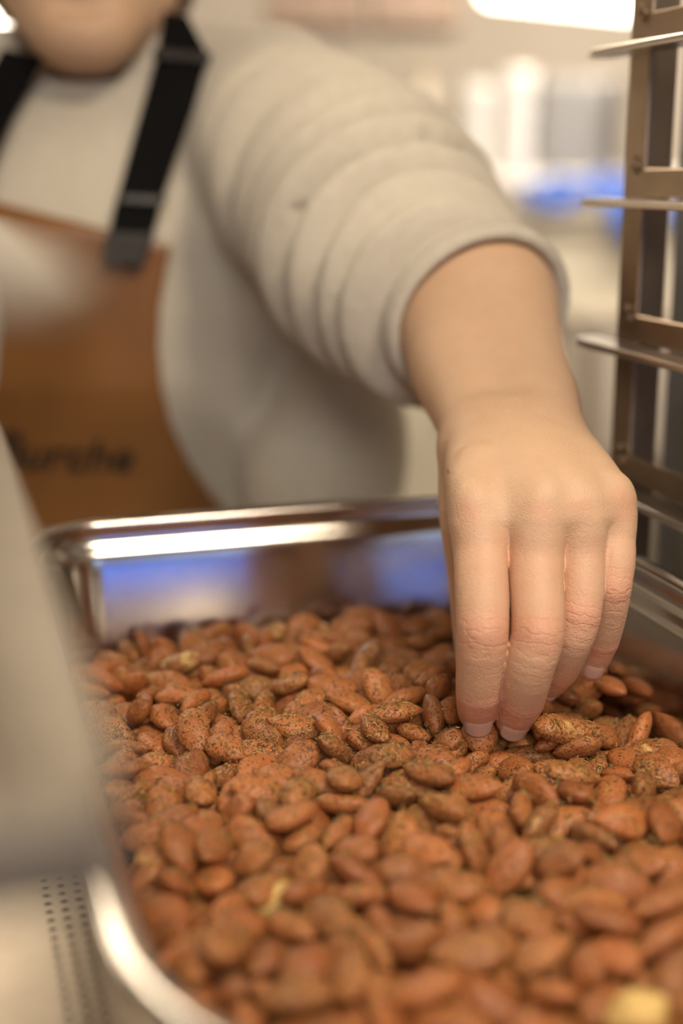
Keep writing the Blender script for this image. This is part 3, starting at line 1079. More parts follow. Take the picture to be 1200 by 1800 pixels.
M_SHIRT = plain('sweatshirt_cotton', (0.56, 0.495, 0.395), .92, spec=.15, noise=.05, scale=120, bump=.35, bscale=900, **{'Sheen Weight': .25, 'Sheen Roughness': .5})
v, q = mesh_sdf(shirt_d, (-.66, .72, .82), (.20, 1.46, 1.50), .0034)
shirt = link('sweatshirt', mesh_from(relax(v, q, 2, .5), q), M_SHIRT, body)
me = shirt.data


def ring_tube(name, ctr, nrm, rads, rtube, mat, parent, up=(0, 0, 1), n=64, m=10, ribs=0):
    nrm = Vector(nrm).normalized(); e1 = Vector(up).cross(nrm).normalized(); e2 = nrm.cross(e1)
    bm = bmesh.new(); rows = []
    for i in range(n):
        a = 2 * math.pi * i / n
        d = e1 * math.cos(a) * rads[0] + e2 * math.sin(a) * rads[1]
        o = d.normalized()
        rows.append([bm.verts.new(Vector(ctr) + d + o * math.cos(2 * math.pi * k / m) * rtube[0] + nrm * math.sin(2 * math.pi * k / m) * rtube[1]) for k in range(m)])
    for i in range(n):
        for k in range(m):
            bm.faces.new((rows[i][k], rows[(i + 1) % n][k], rows[(i + 1) % n][(k + 1) % m], rows[i][(k + 1) % m]))
    bmesh.ops.recalc_face_normals(bm, faces=bm.faces)
    return link(name, mesh_of(bm, name), mat, parent)


def cuff():
    """ribbed band that hugs the forearm: the arm's own outline in the cuff's plane, a little wider"""
    n = Vector(CUF_N); e1 = Vector((0, 0, 1)).cross(n).normalized(); e2 = n.cross(e1)
    N = 72
    th = np.arange(N) * 2 * math.pi / N
    D = np.cos(th)[:, None] * np.array(e1) + np.sin(th)[:, None] * np.array(e2)
    r = np.full(N, .075)
    for _ in range(40):
        r = np.clip(r - np.maximum(hand_d((CUF_C + CUF_N * .006 + D * r[:, None]).astype(np.float32)), -.002) * .8, .02, .09)
    r = (np.roll(r, 1) + r + np.roll(r, -1)) / 3
    bm = bmesh.new(); rows = []
    for i in range(N):
        c = Vector(CUF_C) ; o = Vector(D[i])
        rib = .0005 * (i % 2)
        rows.append([bm.verts.new(c + o * (r[i] + dr + rib) + n * dn) for dr, dn in ((.0008, .012), (.0025, .0155), (.0062, .0165), (.0092, .013), (.0100, .006), (.0085, -.002), (.006, -.012), (.0008, -.012))])
    for i in range(N):
        for k in range(8):
            bm.faces.new((rows[i][k], rows[(i + 1) % N][k], rows[(i + 1) % N][(k + 1) % 8], rows[i][(k + 1) % 8]))
    bmesh.ops.recalc_face_normals(bm, faces=bm.faces)
    return link('cuff', mesh_of(bm, 'cuff'), M_SHIRT, shirt)


cuff()
ring_tube('collar', NECK + np.array([0, -.008, -.012]), (0, -.32, .95), (.066, .062), (.006, .011), M_SHIRT, shirt)

M_TROUSER = plain('dark_trousers', (0.03, 0.032, 0.04), .85, noise=.2, scale=60)
v, q = mesh_sdf(trousers_d, (-.5, 1.05, .03), (.12, 1.46, .95), .009)
link('trousers', mesh_from(relax(v, q, 2, .5), q), M_TROUSER, body)
M_SHOE = plain('shoe', (0.02, 0.02, 0.022), .5)
for s in (-1, 1):
    fx = -.20 + s * .105
    v, q = mesh_sdf(lambda Q: np.maximum(smin(smin(ell_d(Q, (fx, 1.20, .035), (.045, .13, .05)), ell_d(Q, (fx, 1.295, .05), (.042, .055, .065)), .03), cone_d(Q, (fx, 1.30, .05), (fx, 1.30, .11), .045, .046), .02), .0005 - Q[..., 2]), (fx - .08, 1.03, -.02), (fx + .08, 1.40, .18), .006)
    link('shoe', mesh_from(relax(v, q, 1, .5), q), M_SHOE, body)
M_HAIR = plain('brown_hair', (0.10, 0.055, 0.03), .55, noise=.3, scale=300, bump=.6, bscale=500)
v, q = mesh_sdf(lambda Q: np.maximum(head_d(Q) - .010 - .002 * np.sin(Q[..., 0] * 700), np.maximum(-(Q[..., 2] - (HEAD[2] + .055)) - np.clip((Q[..., 1] - HEAD[1] + .03) * 3.2, 0, .16), -(Q[..., 1] - (HEAD[1] - .072)))), HEAD + np.array([-.11, -.13, -.16]), HEAD + np.array([.11, .17, .17]), .0045)
link('hair', mesh_from(relax(v, q, 1, .5), q), M_HAIR, body)


M_EYE = plain('eye_white', (.75, .72, .68), .2)
M_IRIS = plain('brown_iris', (.06, .03, .015), .2)
for s in (-1, 1):
    bm = bmesh.new(); bmesh.ops.create_uvsphere(bm, u_segments=20, v_segments=14, radius=.0125, matrix=Matrix.Translation(head_point((s * .031, -.0620, .010))))
    e_ = link('eye', mesh_of(bm), M_EYE, body)
    bm = bmesh.new(); bmesh.ops.create_uvsphere(bm, u_segments=16, v_segments=10, radius=.0062, matrix=Matrix.Translation(head_point((s * .030, -.0688, .0080))))
    link('iris', mesh_of(bm), M_IRIS, e_)


# ---- apron: sheets laid over the sweatshirt
def front_y(xs, zs, gap, y0=.80, y1=1.40):
    """first hit of the sweatshirt's trunk along +Y, seen from the front"""
    xs, zs = np.asarray(xs, float), np.asarray(zs, float)
    y = np.full(xs.shape, y0)
    for _ in range(60):
        d = apron_base(np.stack([xs, y, zs], -1).astype(np.float32)) - gap
        y = np.minimum(y + np.maximum(d, 0) * .8, y1)
    return y


def apron_base(Q):
    d = torso_d(Q, .019)
    for sh in (SHO_L, SHO_R):
        d = smin(d, cone_d(Q, NECK + np.array([0, .03, -.045], np.float32), sh + np.array([0, .012, .0], np.float32), .060, .066), .05)
    return d


def on_front(x, y, gap=.006):
    """the point of the apron's surface that a sight line of the photograph meets"""
    t = np.full(np.shape(x), .8)
    x, y = np.asarray(x, float), np.asarray(y, float)
    a, b = (x - 600) / FPX, (y - 900) / FPX
    D = np.stack([a, CP - b * SP, -SP - b * CP], -1)
    O = np.array([0, 0, CAMZ])
    for _ in range(80):
        d = apron_base((O + D * t[..., None]).astype(np.float32)) - gap
        t = np.minimum(t + np.maximum(d, 0) * .8, 1.6)
    return O + D * t[..., None]


def sheet(name, pts2, mat, parent, gap, thick, nu=40, nv=60):
    """cloth between two outlines given as functions of v in 0..1: left and right pixel"""
    g = np.zeros((nv + 1, nu + 1, 2))
    for j in range(nv + 1):
        l, r = pts2(j / nv)
        for i in range(nu + 1):
            g[j, i] = np.array(l) + (np.array(r) - np.array(l)) * i / nu
    W = on_front(g[..., 0], g[..., 1], gap)
    bm = bmesh.new()
    vs = [[bm.verts.new(W[j, i]) for i in range(nu + 1)] for j in range(nv + 1)]
    for j in range(nv):
        for i in range(nu):
            bm.faces.new((vs[j][i], vs[j + 1][i], vs[j + 1][i + 1], vs[j][i + 1]))
    bmesh.ops.recalc_face_normals(bm, faces=bm.faces)
    o = link(name, mesh_of(bm, name), mat, parent)
    md = o.modifiers.new('t', 'SOLIDIFY'); md.thickness = thick; md.offset = 0
    return o


def interp(ys, xs):
    return lambda y: float(np.interp(y, ys, xs))


R_EDGE = [(300, 432), (292, 470), (280, 540), (277, 610), (284, 680), (300, 745), (330, 810), (370, 868), (420, 925), (480, 990), (520, 1080), (540, 1240), (545, 1500)]
ry = interp([p[1] for p in R_EDGE], [p[0] for p in R_EDGE])
L_EDGE = [(-10 - (px - 300) if px > 300 else -10 + (300 - px), py) for px, py in R_EDGE]
ly = interp([p[1] for p in R_EDGE], [-20 - (p[0] - 300) * 1.0 for p in R_EDGE])


def bib(v):
    if v < .75:
        yr = 432 + (1000 - 432) * v / .75
    else:
        yr = 1000 + 500 * (v - .75) / .25
    yl = yr - 80 * (1 - min(1, v / .5)) ** 1
    return (ly(yr), yl), (ry(yr), yr)


M_APRON, nt_, b_ = new_mat('tan_apron')
tc_ = nd(nt_, 'ShaderNodeTexCoord'); n_ = nd(nt_, 'ShaderNodeTexNoise', Scale=14.0, Detail=6.0)
nt_.links.new(tc_.outputs['Object'], n_.inputs['Vector'])
r_ = nd(nt_, 'ShaderNodeValToRGB')
r_.color_ramp.elements[0].position, r_.color_ramp.elements[1].position = .3, .75
r_.color_ramp.elements[0].color, r_.color_ramp.elements[1].color = (0.185, 0.075, 0.017, 1), (0.25, 0.105, 0.026, 1)
nt_.links.new(n_.outputs[0], r_.inputs[0]); nt_.links.new(r_.outputs[0], b_.inputs['Base Color'])
b_.inputs['Roughness'].default_value = .36
b_.inputs['Specular IOR Level'].default_value = .6
apron = sheet('apron', bib, M_APRON, body, .007, .0022)
M_STRAP = plain('black_strap', (0.006, 0.0055, 0.0055), .9, spec=.08, bump=.3, bscale=1500)
M_STRAP_END = plain('charcoal_strap_end', (0.055, 0.05, 0.045), .8, spec=.2)


def strap_fn(l, r):
    def f(v):
        k = v * (len(l) - 1); i = min(int(k), len(l) - 2); s = k - i
        return (tuple(np.array(l[i]) * (1 - s) + np.array(l[i + 1]) * s), tuple(np.array(r[i]) * (1 - s) + np.array(r[i + 1]) * s))
    return f


st = sheet('shoulder_strap', strap_fn([(288, 20), (278, 90), (250, 190), (222, 290), (200, 370), (188, 440)], [(330, 30), (366, 98), (340, 190), (305, 290), (280, 370), (262, 440)]), M_STRAP, apron, .0125, .0025, 10, 40)
sheet('strap_end', strap_fn([(188, 408), (176, 462)], [(272, 412), (250, 470)]), M_STRAP_END, apron, .0155, .003, 8, 8)
sheet('strap_slider', strap_fn([(273, 86), (267, 102)], [(371, 96), (365, 112)]), plain('black_buckle', (.02, .015, .012), .5), st, .016, .004, 8, 6)
sheet('strap_slider', strap_fn([(207, 342), (203, 356)], [(293, 347), (289, 361)]), plain('black_buckle', (.016, .013, .012), .5), st, .016, .004, 8, 6)
sheet('shoulder_strap', strap_fn([(5, 85), (-50, 190), (-85, 280), (-100, 380)], [(80, 100), (22, 205), (-12, 290), (-20, 390)]), M_STRAP, apron, .0125, .0025, 10, 30)
# printed lettering across the bib
cu = bpy.data.curves.new('t', 'FONT')
cu.body = 'Burche'
cu.shear = .28
cu.size = 1.0
cu.offset = .018
to = bpy.data.objects.new('t', cu); COL.objects.link(to)
tm = bpy.data.meshes.new_from_object(to.evaluated_get(bpy.context.evaluated_depsgraph_get()))
bpy.data.objects.remove(to)
bm = bmesh.new(); bm.from_mesh(tm); bpy.data.meshes.remove(tm)
bmesh.ops.triangulate(bm, faces=bm.faces)
bmesh.ops.subdivide_edges(bm, edges=[e for e in bm.edges if e.calc_length() > .15], cuts=1)
vv = np.array([v.co for v in bm.verts])
wd = vv[:, 0].max()
sx = 250 / wd
X = -14 + vv[:, 0] * sx
Y = 822 + .03 * X - vv[:, 1] * 92 * np.where(vv[:, 0] < wd * .2, 1.0, .82)
W = on_front(X, Y, .0095)
for v, p in zip(bm.verts, W): v.co = p
bmesh.ops.recalc_face_normals(bm, faces=bm.faces)
lt = link('lettering', mesh_of(bm, 'lettering'), plain('black_print', (.02, .013, .008), .7), apron)
tag(lt, 'dark slanted printed lettering')


# kind, place in tenths of a millimetre and turn (thousandths) of each almond, the largest in view first
ALMONDS = [
    (5,-257,-1315,320,98,-66,-142,983), (1,-453,-1440,300,63,-133,129,981), (0,-21,-1329,273,6,-984,-25,-177), (5,-947,-1008,297,878,246,174,373),
    (1,96,-802,268,337,-225,867,291), (1,-238,-1448,223,436,166,-158,870), (2,-808,-1360,302,85,236,-968,-13), (0,-352,-1139,265,737,-675,17,18),
    (1,75,-1573,231,957,-84,-38,276), (0,387,-1058,302,856,428,-27,-291), (2,237,-1274,320,49,946,-308,-94), (5,3,-1153,294,641,-89,-7,762),
    (3,-162,-886,295,144,361,908,157), (5,-604,-913,270,799,155,-227,-536), (2,-655,-1310,291,577,219,-292,-731), (0,253,-870,309,309,282,907,60),
    (2,-982,-350,289,113,-773,546,301), (0,81,-1425,270,411,616,650,174), (0,632,-639,300,78,-27,-936,-342), (0,194,-1376,256,555,-155,-115,809),
    (5,-58,-1464,230,662,-81,256,699), (0,-741,-1187,278,949,150,9,279), (5,-417,-1548,247,2,-254,-965,67), (4,-833,-1028,221,405,-13,-10,-914),
    (1,482,-1186,287,83,47,959,-268), (3,374,-1377,279,336,923,8,188), (3,-990,-1038,143,190,158,819,517), (3,273,-1633,285,243,-483,720,435),
    (0,-301,-921,290,64,815,-574,42), (4,-256,-744,281,313,-938,146,23), (2,-506,-1086,232,513,-285,-710,388), (1,-726,-660,244,208,272,-910,-233),
    (5,-1098,-635,215,75,572,816,50), (5,30,-659,264,132,-772,292,549), (4,-754,-440,251,256,-335,-159,893), (4,-730,-947,267,225,833,-502,-57),
    (0,-149,-655,308,828,165,-168,-509), (5,-745,618,310,263,-639,716,100), (1,-1049,-992,233,63,-562,817,-108), (0,-871,-385,299,461,-182,197,-846),
    (1,-555,-305,336,175,953,236,74), (4,-573,-608,261,385,482,120,-778), (0,-274,-382,310,408,231,-100,-878), (5,448,-288,269,564,623,-351,-413),
    (5,-408,-673,261,231,907,-154,-315), (5,778,-687,290,441,-153,315,-827), (5,64,-92,330,4,-445,-892,81), (0,1040,-184,236,287,-791,533,-87),
    (5,-190,-490,270,807,52,-329,488), (5,-893,-456,214,660,-141,-3,738), (1,19,-344,297,493,165,435,735), (5,221,-185,288,926,33,-133,-352),
    (4,-715,-324,277,722,589,31,-361), (0,-421,-802,247,260,944,135,-155), (2,-558,-1351,235,632,-43,154,-758), (3,550,-909,271,234,307,919,78),
    (1,-603,30,285,137,101,-269,948), (0,255,-1131,286,52,145,983,104), (0,-629,-744,271,887,-351,44,298), (1,-1226,-775,200,445,-390,-383,709),
    (3,650,-194,285,55,988,-96,-112), (4,-646,455,288,197,-852,480,-67), (4,-1190,-122,231,20,15,832,554), (5,-387,267,268,204,-244,914,251),
    (5,-302,589,294,229,62,-133,962), (1,251,-1573,192,99,751,-533,-376), (3,507,-657,255,370,716,-551,-217), (5,-1031,-506,241,345,612,-699,-135),
    (0,232,-1005,261,970,208,119,-51), (4,-520,-325,254,933,-167,-120,296), (3,-296,-120,258,939,-264,34,-217), (4,-381,-525,276,156,466,870,37),
    (4,334,-540,284,179,258,-433,-845), (5,160,-1171,220,141,839,322,-415), (3,-5,124,316,72,-976,-192,71), (0,160,814,317,395,-742,438,319),
    (4,-199,-1050,247,629,-191,365,-659), (1,-82,-957,231,560,-221,-66,796), (2,851,166,220,56,168,894,-411), (4,-490,-134,337,438,25,27,-898),
    (2,-703,-1379,193,139,-10,104,-985), (5,453,-472,232,969,124,-211,-29), (1,-936,315,240,374,-915,135,-69), (0,796,-257,193,494,164,108,-847),
    (3,-868,-713,223,301,-883,-316,174), (0,-843,-848,234,16,959,124,-256), (4,-817,147,264,742,54,23,668), (1,136,494,340,981,-192,13,-36),
    (5,-1143,-1061,168,674,-60,130,724), (4,-438,-1008,238,482,589,-434,-483), (1,-449,571,256,633,649,120,-405), (1,792,260,239,136,-118,950,-256),
    (5,-947,-1319,190,225,593,-753,-177), (0,-978,48,248,593,174,291,-730), (5,-459,1293,274,57,-54,918,-389), (5,-805,415,230,137,-840,-509,-130),
    (0,-277,-50,334,807,-9,96,583), (1,-824,-1284,209,944,2,320,85), (1,-1179,-934,210,321,71,-637,-697), (2,564,-382,305,735,36,191,650),
    (0,-94,-149,268,329,752,-571,30), (0,-406,-362,263,387,199,-434,-789), (5,-21,971,303,77,-971,224,31), (3,-977,-71,270,92,-69,987,-112),
    (5,303,507,309,459,613,372,523), (1,-641,1556,279,152,237,958,51), (0,-221,284,308,349,264,-898,-40), (5,-179,-19,269,136,901,-25,410),
    (0,7,813,284,119,-256,-959,11), (0,1049,304,192,54,-195,209,-957), (1,-177,1535,272,297,-154,-319,887), (4,-594,-1124,227,530,-619,550,-184),
    (4,-715,-71,262,430,385,804,144), (5,-104,-1295,167,198,-356,188,-894), (4,-1212,-365,209,156,-349,890,-249), (1,538,1808,261,360,-319,-754,-448),
    (4,2,378,324,692,-155,219,-670), (2,227,-417,213,664,103,95,-734), (0,-217,1036,314,428,-195,53,881), (5,-2,-47,244,153,-146,-952,221),
    (2,529,109,195,705,-186,-114,675), (0,-1153,399,285,977,-192,10,-93), (2,-470,948,267,413,-610,-666,117), (5,-507,467,244,163,-968,184,-48),
    (3,333,-402,276,735,479,356,322), (3,-354,30,283,13,-938,305,163), (4,132,-654,281,380,500,-465,-625), (0,-1051,835,229,553,-693,462,8),
    (1,-546,303,244,117,306,-906,-269), (4,-1031,1388,287,885,-362,246,-160), (1,-313,1182,241,169,-10,-931,-322), (0,297,312,261,338,574,735,123),
    (2,-925,1033,263,490,276,821,101), (5,-806,994,243,727,159,127,656), (0,-717,1158,264,68,981,-178,46), (5,-210,821,280,232,190,90,-950),
    (5,241,709,317,216,37,-275,-936), (3,-1167,-21,231,344,57,-704,619), (2,-590,-1531,246,418,69,-876,-229), (4,-893,1406,247,345,750,-497,269),
    (1,1054,34,183,57,-879,473,-12), (3,1350,588,302,82,750,-654,-54), (2,-475,154,267,94,-981,169,35), (3,1272,251,214,508,765,95,386),
    (3,-488,1648,278,257,45,165,-951), (0,718,1836,249,49,230,-961,-144), (2,-1064,217,231,815,-534,-212,72), (1,515,425,166,265,20,-964,15),
    (1,920,-299,231,551,-724,-114,399), (2,28,1427,272,320,284,-67,901), (4,432,772,315,665,-585,2,465), (5,231,-245,197,190,-906,291,-242),
    (2,195,156,243,303,-881,360,-49), (5,350,1866,256,776,590,-219,-37), (2,-246,1376,282,817,-228,54,-527), (0,-189,464,321,302,-663,-610,311),
    (1,466,1021,307,196,-975,-108,20), (1,-731,1464,230,267,-17,-51,962), (2,-900,-208,272,14,-370,927,55), (2,191,421,262,200,716,-664,-79),
    (5,691,312,139,52,-202,-966,150), (5,-357,2037,226,189,-136,714,-660), (5,-794,685,236,120,-591,-791,-103), (1,1236,99,200,55,177,981,-55),
    (4,430,577,278,360,-229,399,-812), (3,1144,707,239,488,-177,581,626), (1,-900,767,198,765,-70,120,-629), (5,-669,998,283,165,-420,782,-429),
    (2,-649,-400,184,145,-13,-200,-969), (5,303,1776,229,81,195,841,498), (4,166,1489,259,241,664,661,-253), (1,1125,615,182,614,-195,-225,-731),
    (5,291,-1773,235,659,-614,433,-30), (3,-631,373,189,681,-704,-51,195), (3,-590,-165,276,616,108,23,780), (1,448,-772,235,417,257,-863,-124),
    (2,658,-880,233,313,-930,156,-113), (3,146,-1576,150,722,220,-425,-500), (5,646,-722,206,961,-124,-34,244), (4,260,-712,274,976,-113,-126,-136),
    (4,639,1552,258,904,-184,100,373), (3,-1028,-311,224,967,218,98,-89), (3,-238,-1665,218,406,200,332,-828), (2,672,1376,237,5,945,289,151),
    (0,826,1717,223,39,119,-906,405), (0,-120,574,270,120,-539,-473,-686), (3,-1028,703,224,861,-443,33,-248), (0,-39,438,236,63,-855,-392,333),
    (0,-976,465,241,228,205,943,128), (1,-849,-1153,172,227,-310,-84,-919), (4,945,148,135,885,54,-82,455), (1,31,-1257,183,410,622,597,297),
    (2,953,481,198,985,73,2,154), (1,-639,608,258,844,-22,-299,444), (2,-736,2050,193,798,-81,550,-232), (1,-510,1846,245,620,23,-314,719),
    (2,813,378,194,215,-831,350,375), (2,952,-42,161,282,700,-655,22), (5,-1050,-559,136,11,980,184,78), (5,-312,-993,212,140,-550,-796,209),
    (0,-156,697,284,950,292,108,7), (1,266,1663,239,943,-194,200,-184), (0,158,2157,214,161,38,-821,-546), (0,1176,-57,233,913,-20,16,407),
    (1,268,1344,271,99,-499,7,861), (0,-63,2011,226,159,353,921,42), (2,44,-412,206,159,792,499,-313), (1,-958,1159,190,171,-5,-407,897),
    (2,-686,82,235,348,-738,-560,-145), (1,874,1890,228,637,426,-233,-599), (2,-185,1988,199,445,702,149,-536), (3,71,686,248,151,59,-739,-654),
    (1,-79,-1147,205,833,-315,450,-63), (5,616,-1141,234,700,539,-104,-456), (1,218,8,263,881,-374,-118,263), (3,1267,340,153,241,-441,850,159),
    (0,123,-297,236,499,-424,-734,181), (3,-343,1004,231,564,-627,-475,253), (1,1026,659,264,169,-701,-644,258), (0,-827,2020,188,439,448,507,591),
    (1,-1030,1696,236,109,989,50,84), (5,803,-434,225,91,933,-291,192), (1,-101,1395,217,963,49,-27,263), (5,-1154,-459,167,105,141,-905,388),
    (4,-935,1921,184,222,-3,-125,967), (4,312,900,294,805,432,310,262), (4,444,-136,211,32,-62,-329,942), (3,-86,-373,242,332,-725,-584,149),
    (1,118,1630,246,192,952,-69,-228), (2,429,875,324,275,92,-456,-841), (0,-896,-945,165,36,-130,303,-943), (3,768,442,131,985,170,1,5),
    (5,302,1197,253,187,498,840,-103), (1,-398,-1407,215,861,257,-157,-411), (1,-405,1465,216,367,675,50,-638), (0,470,1582,217,58,-14,942,331),
    (3,-227,1837,229,570,-487,-487,449), (0,-417,-1154,128,646,-73,-78,-756), (1,-120,-683,217,166,302,-59,-937), (5,458,1273,242,72,-969,143,187),
    (0,-906,948,167,71,-926,355,-110), (3,598,-411,216,72,-994,57,-56), (3,-667,794,302,732,-525,-325,288), (5,491,-1296,239,152,434,888,4),
    (2,379,259,149,230,145,871,-410), (4,-71,-1614,189,659,247,198,682), (4,-1098,342,205,81,-889,-410,187), (1,140,1035,289,146,127,971,143),
    (3,165,-748,195,66,454,882,-111), (0,176,1199,267,148,459,-290,-827), (4,-410,708,282,143,-947,-245,153), (1,-1102,997,242,287,-578,763,23),
    (4,568,238,145,922,318,29,-220), (1,-966,-667,145,114,-155,941,-279), (0,-1122,1348,254,829,-279,39,-484), (2,458,-1002,259,257,-852,449,81),
    (1,-444,-140,235,519,242,118,811), (3,-859,-1453,231,87,-49,992,-79), (1,691,-562,240,68,-394,869,291), (1,692,1150,260,562,-450,440,-537),
    (0,-511,-498,219,18,651,757,50), (2,-1187,96,215,31,-136,-970,-198), (5,-200,968,235,917,118,-253,-286), (0,644,511,203,74,-997,-26,23),
    (0,485,1431,240,426,49,247,869), (1,-265,-1754,254,347,213,586,-701), (4,122,1796,240,834,-436,-18,-338), (5,-630,1842,172,501,-812,192,231),
    (0,174,-945,196,211,502,-788,-286), (3,477,2098,231,141,432,772,444), (2,-824,1338,209,53,539,-788,293), (1,-474,-672,185,68,-858,-486,150),
    (2,-76,-816,233,800,-576,96,-138), (4,-330,477,231,376,584,639,-331), (1,-677,-276,189,11,-15,-579,815), (5,28,-1514,146,92,-854,-467,-210),
    (1,-112,1883,191,520,-614,29,593), (5,299,-1230,220,273,887,359,102), (1,-16,1143,271,668,452,-505,-309), (1,-1114,527,235,49,847,444,287),
    (1,-241,188,247,381,570,-726,-56), (4,943,-600,239,297,-865,294,278), (3,-550,1025,229,736,-421,-29,529), (0,-753,1742,187,355,-424,113,826),
    (0,-179,-1225,266,323,-150,-47,933), (3,449,-1143,187,382,61,-245,889), (1,1006,738,153,130,-828,489,-243), (3,-809,-337,179,447,-789,407,106),
    (2,-313,1902,208,273,-729,-592,209), (2,399,151,146,361,851,369,93), (0,-697,1291,219,11,383,-869,-312), (1,92,412,227,685,-394,133,-598),
    (5,1182,520,133,29,846,521,-112), (4,-950,1588,206,364,283,850,255), (2,664,23,151,350,-256,-901,-14), (0,-1161,-1360,236,459,556,671,-174),
    (5,-36,308,221,830,-549,-70,72), (2,-13,205,261,339,-934,-46,98), (5,324,358,167,305,-137,941,-55), (3,-477,1407,205,466,776,-35,-424),
    (3,-754,-547,191,104,953,284,-3), (2,-367,-988,109,782,-407,148,448), (5,323,-930,214,340,-743,577,-18), (5,-284,-1217,144,259,263,113,922),
    (2,-333,1595,225,243,-957,-146,58), (2,44,2031,182,939,-86,-274,-189), (4,-454,1129,249,533,293,558,565), (0,342,-1340,170,47,-381,923,39),
    (5,-220,-865,201,181,691,-697,-71), (5,-686,-941,163,752,-329,-58,568), (2,672,561,125,2,-253,966,46), (0,-833,1597,195,744,399,-40,-534),
    (0,-862,-488,132,14,493,-864,104), (2,-518,1564,203,276,933,231,-13), (1,-854,-33,215,504,-172,-87,842), (5,-130,131,203,17,-658,-346,668),
    (0,780,-840,203,114,-457,-878,-91), (2,137,1438,177,597,-182,-22,781), (3,-619,2035,163,265,800,352,-407), (1,67,78,225,987,-119,93,-60),
    (4,-565,885,211,718,-18,344,605), (2,-1010,1354,185,711,-233,31,663), (1,-551,-904,197,172,655,702,219), (3,21,-527,203,365,759,472,-259),
    (3,812,43,182,835,121,157,513), (3,788,447,322,9,-943,-229,241), (1,512,693,223,545,-491,626,-265), (1,20,1535,235,154,-964,25,216),
    (1,140,-1820,215,623,121,141,-760), (5,310,1500,247,241,217,-230,-918), (1,396,-1449,228,71,125,-355,-924), (0,-349,-745,123,67,220,867,-442),
    (1,-778,258,159,27,-603,265,752), (3,44,-265,184,313,-184,418,-833), (1,116,592,231,164,252,-884,359), (3,249,604,254,472,-374,227,-765),
    (4,-809,-1596,260,294,-519,796,99), (1,33,-123,161,947,-314,64,-41), (1,255,2024,196,245,-641,-684,247), (1,189,-568,207,175,458,732,473),
    (3,-213,-359,229,147,-599,-784,-71), (0,171,292,208,507,-139,-686,-503), (0,793,-510,138,938,-279,201,-50), (3,760,167,138,58,-182,-155,-969),
    (2,-653,-775,178,961,8,189,200), (1,596,1966,203,118,-231,380,888), (2,-756,143,165,151,-327,807,-468), (1,-577,1194,222,118,686,718,21),
    (0,-1011,-823,192,914,-389,-91,-67), (0,270,-1479,121,389,-918,-25,-70), (0,-469,-819,150,175,335,919,-114), (0,1066,-361,195,212,-43,-63,974),
    (2,178,882,251,221,-953,185,96), (4,158,1924,200,903,36,427,1), (0,-544,668,215,117,-480,869,-23), (4,289,178,194,910,177,-235,-293),
    (1,42,-1062,214,88,978,-67,176), (2,-1097,-1228,172,269,753,-557,224), (1,-915,161,207,959,231,166,-15), (3,1233,-193,184,325,787,350,-391),
    (3,-628,1414,147,339,-369,865,26), (1,-122,-1498,131,113,-677,727,-34), (4,-652,-1237,192,176,-963,200,-50), (3,-584,-80,205,59,972,-222,-44),
    (5,-479,2093,191,330,-409,844,-109), (2,-654,2190,189,396,37,134,908), (5,-341,362,210,54,-48,133,988), (0,-6,1850,153,338,-619,647,-289),
    (1,144,-723,75,13,55,461,-886), (3,-1072,-214,186,49,112,222,-967), (4,-436,-497,126,122,753,-587,-271), (1,-343,1698,201,144,-105,-911,-372),
    (4,-720,-1107,196,341,-864,139,343), (3,-819,1845,151,879,-294,-273,259), (3,-289,-615,221,9,323,904,-279), (3,-268,-209,198,21,-850,-507,143),
    (2,280,1561,145,897,384,218,18), (3,579,-280,224,19,190,924,330), (5,126,-1344,140,547,223,501,632), (0,-665,-804,78,300,-276,-905,-124),
    (5,528,-1015,174,183,-533,825,-39), (3,1076,-469,253,996,49,60,-43), (5,278,-828,136,271,-35,-12,962), (0,397,521,189,959,-178,57,214),
    (2,368,1345,204,329,-718,-609,-75), (5,-903,575,196,14,-428,-884,186), (1,585,1145,222,515,-220,25,-828), (1,-789,-645,125,40,564,818,-107),
    (1,-298,-102,135,600,-722,-237,250), (4,244,-1349,84,353,-474,-39,-805), (3,120,-833,98,395,-270,-556,-679), (0,222,80,147,903,-385,-144,-129),
    (1,1099,-171,161,69,-835,546,-21), (3,-29,601,196,618,652,-389,-204), (3,-962,-1201,114,54,371,-923,-83), (2,878,-731,207,71,-71,-65,993),
    (2,531,2175,223,473,-770,387,-182), (5,904,-205,135,457,6,16,-889), (4,346,-1227,115,249,-946,-198,56), (3,-126,1188,245,208,-594,-573,526),
    (3,-857,-1069,74,823,354,-82,436), (1,-720,1124,173,75,359,-925,-100), (2,-138,419,201,256,-817,-475,204), (2,85,-946,148,252,-934,78,240),
    (0,-130,-245,197,722,-11,6,-692), (0,895,277,152,53,209,-941,-259), (3,1032,439,128,83,810,577,-57), (1,-388,-1314,126,243,-51,213,945),
    (3,1269,777,219,340,702,605,160), (2,-368,5,126,48,594,-803,9), (1,928,-477,194,769,28,-151,621), (1,-725,-511,82,551,101,368,-743),
    (0,417,1961,230,1,954,-251,-166), (0,644,1709,204,930,-76,84,350), (1,770,-166,133,45,676,-690,-255), (4,670,943,205,104,395,595,692),
    (5,-902,-187,159,669,346,371,543), (3,55,-609,138,14,-126,-984,-122), (2,-65,988,216,704,13,-113,701), (4,384,-606,208,443,14,198,874),
    (5,-926,1501,124,229,-19,35,973), (4,-700,634,144,120,54,945,301), (0,-243,-1049,106,32,850,463,-249), (0,-652,-614,129,206,611,-748,-157),
    (5,-749,483,161,751,98,-113,-643), (4,-571,1682,207,515,117,376,-761), (0,666,1837,157,629,89,277,-721), (0,69,928,133,937,-316,149,-26),
    (1,-749,-177,215,427,865,-220,147), (0,8,-762,143,16,28,754,656), (2,56,1713,184,864,490,93,-73), (5,259,-1058,164,191,526,794,-237),
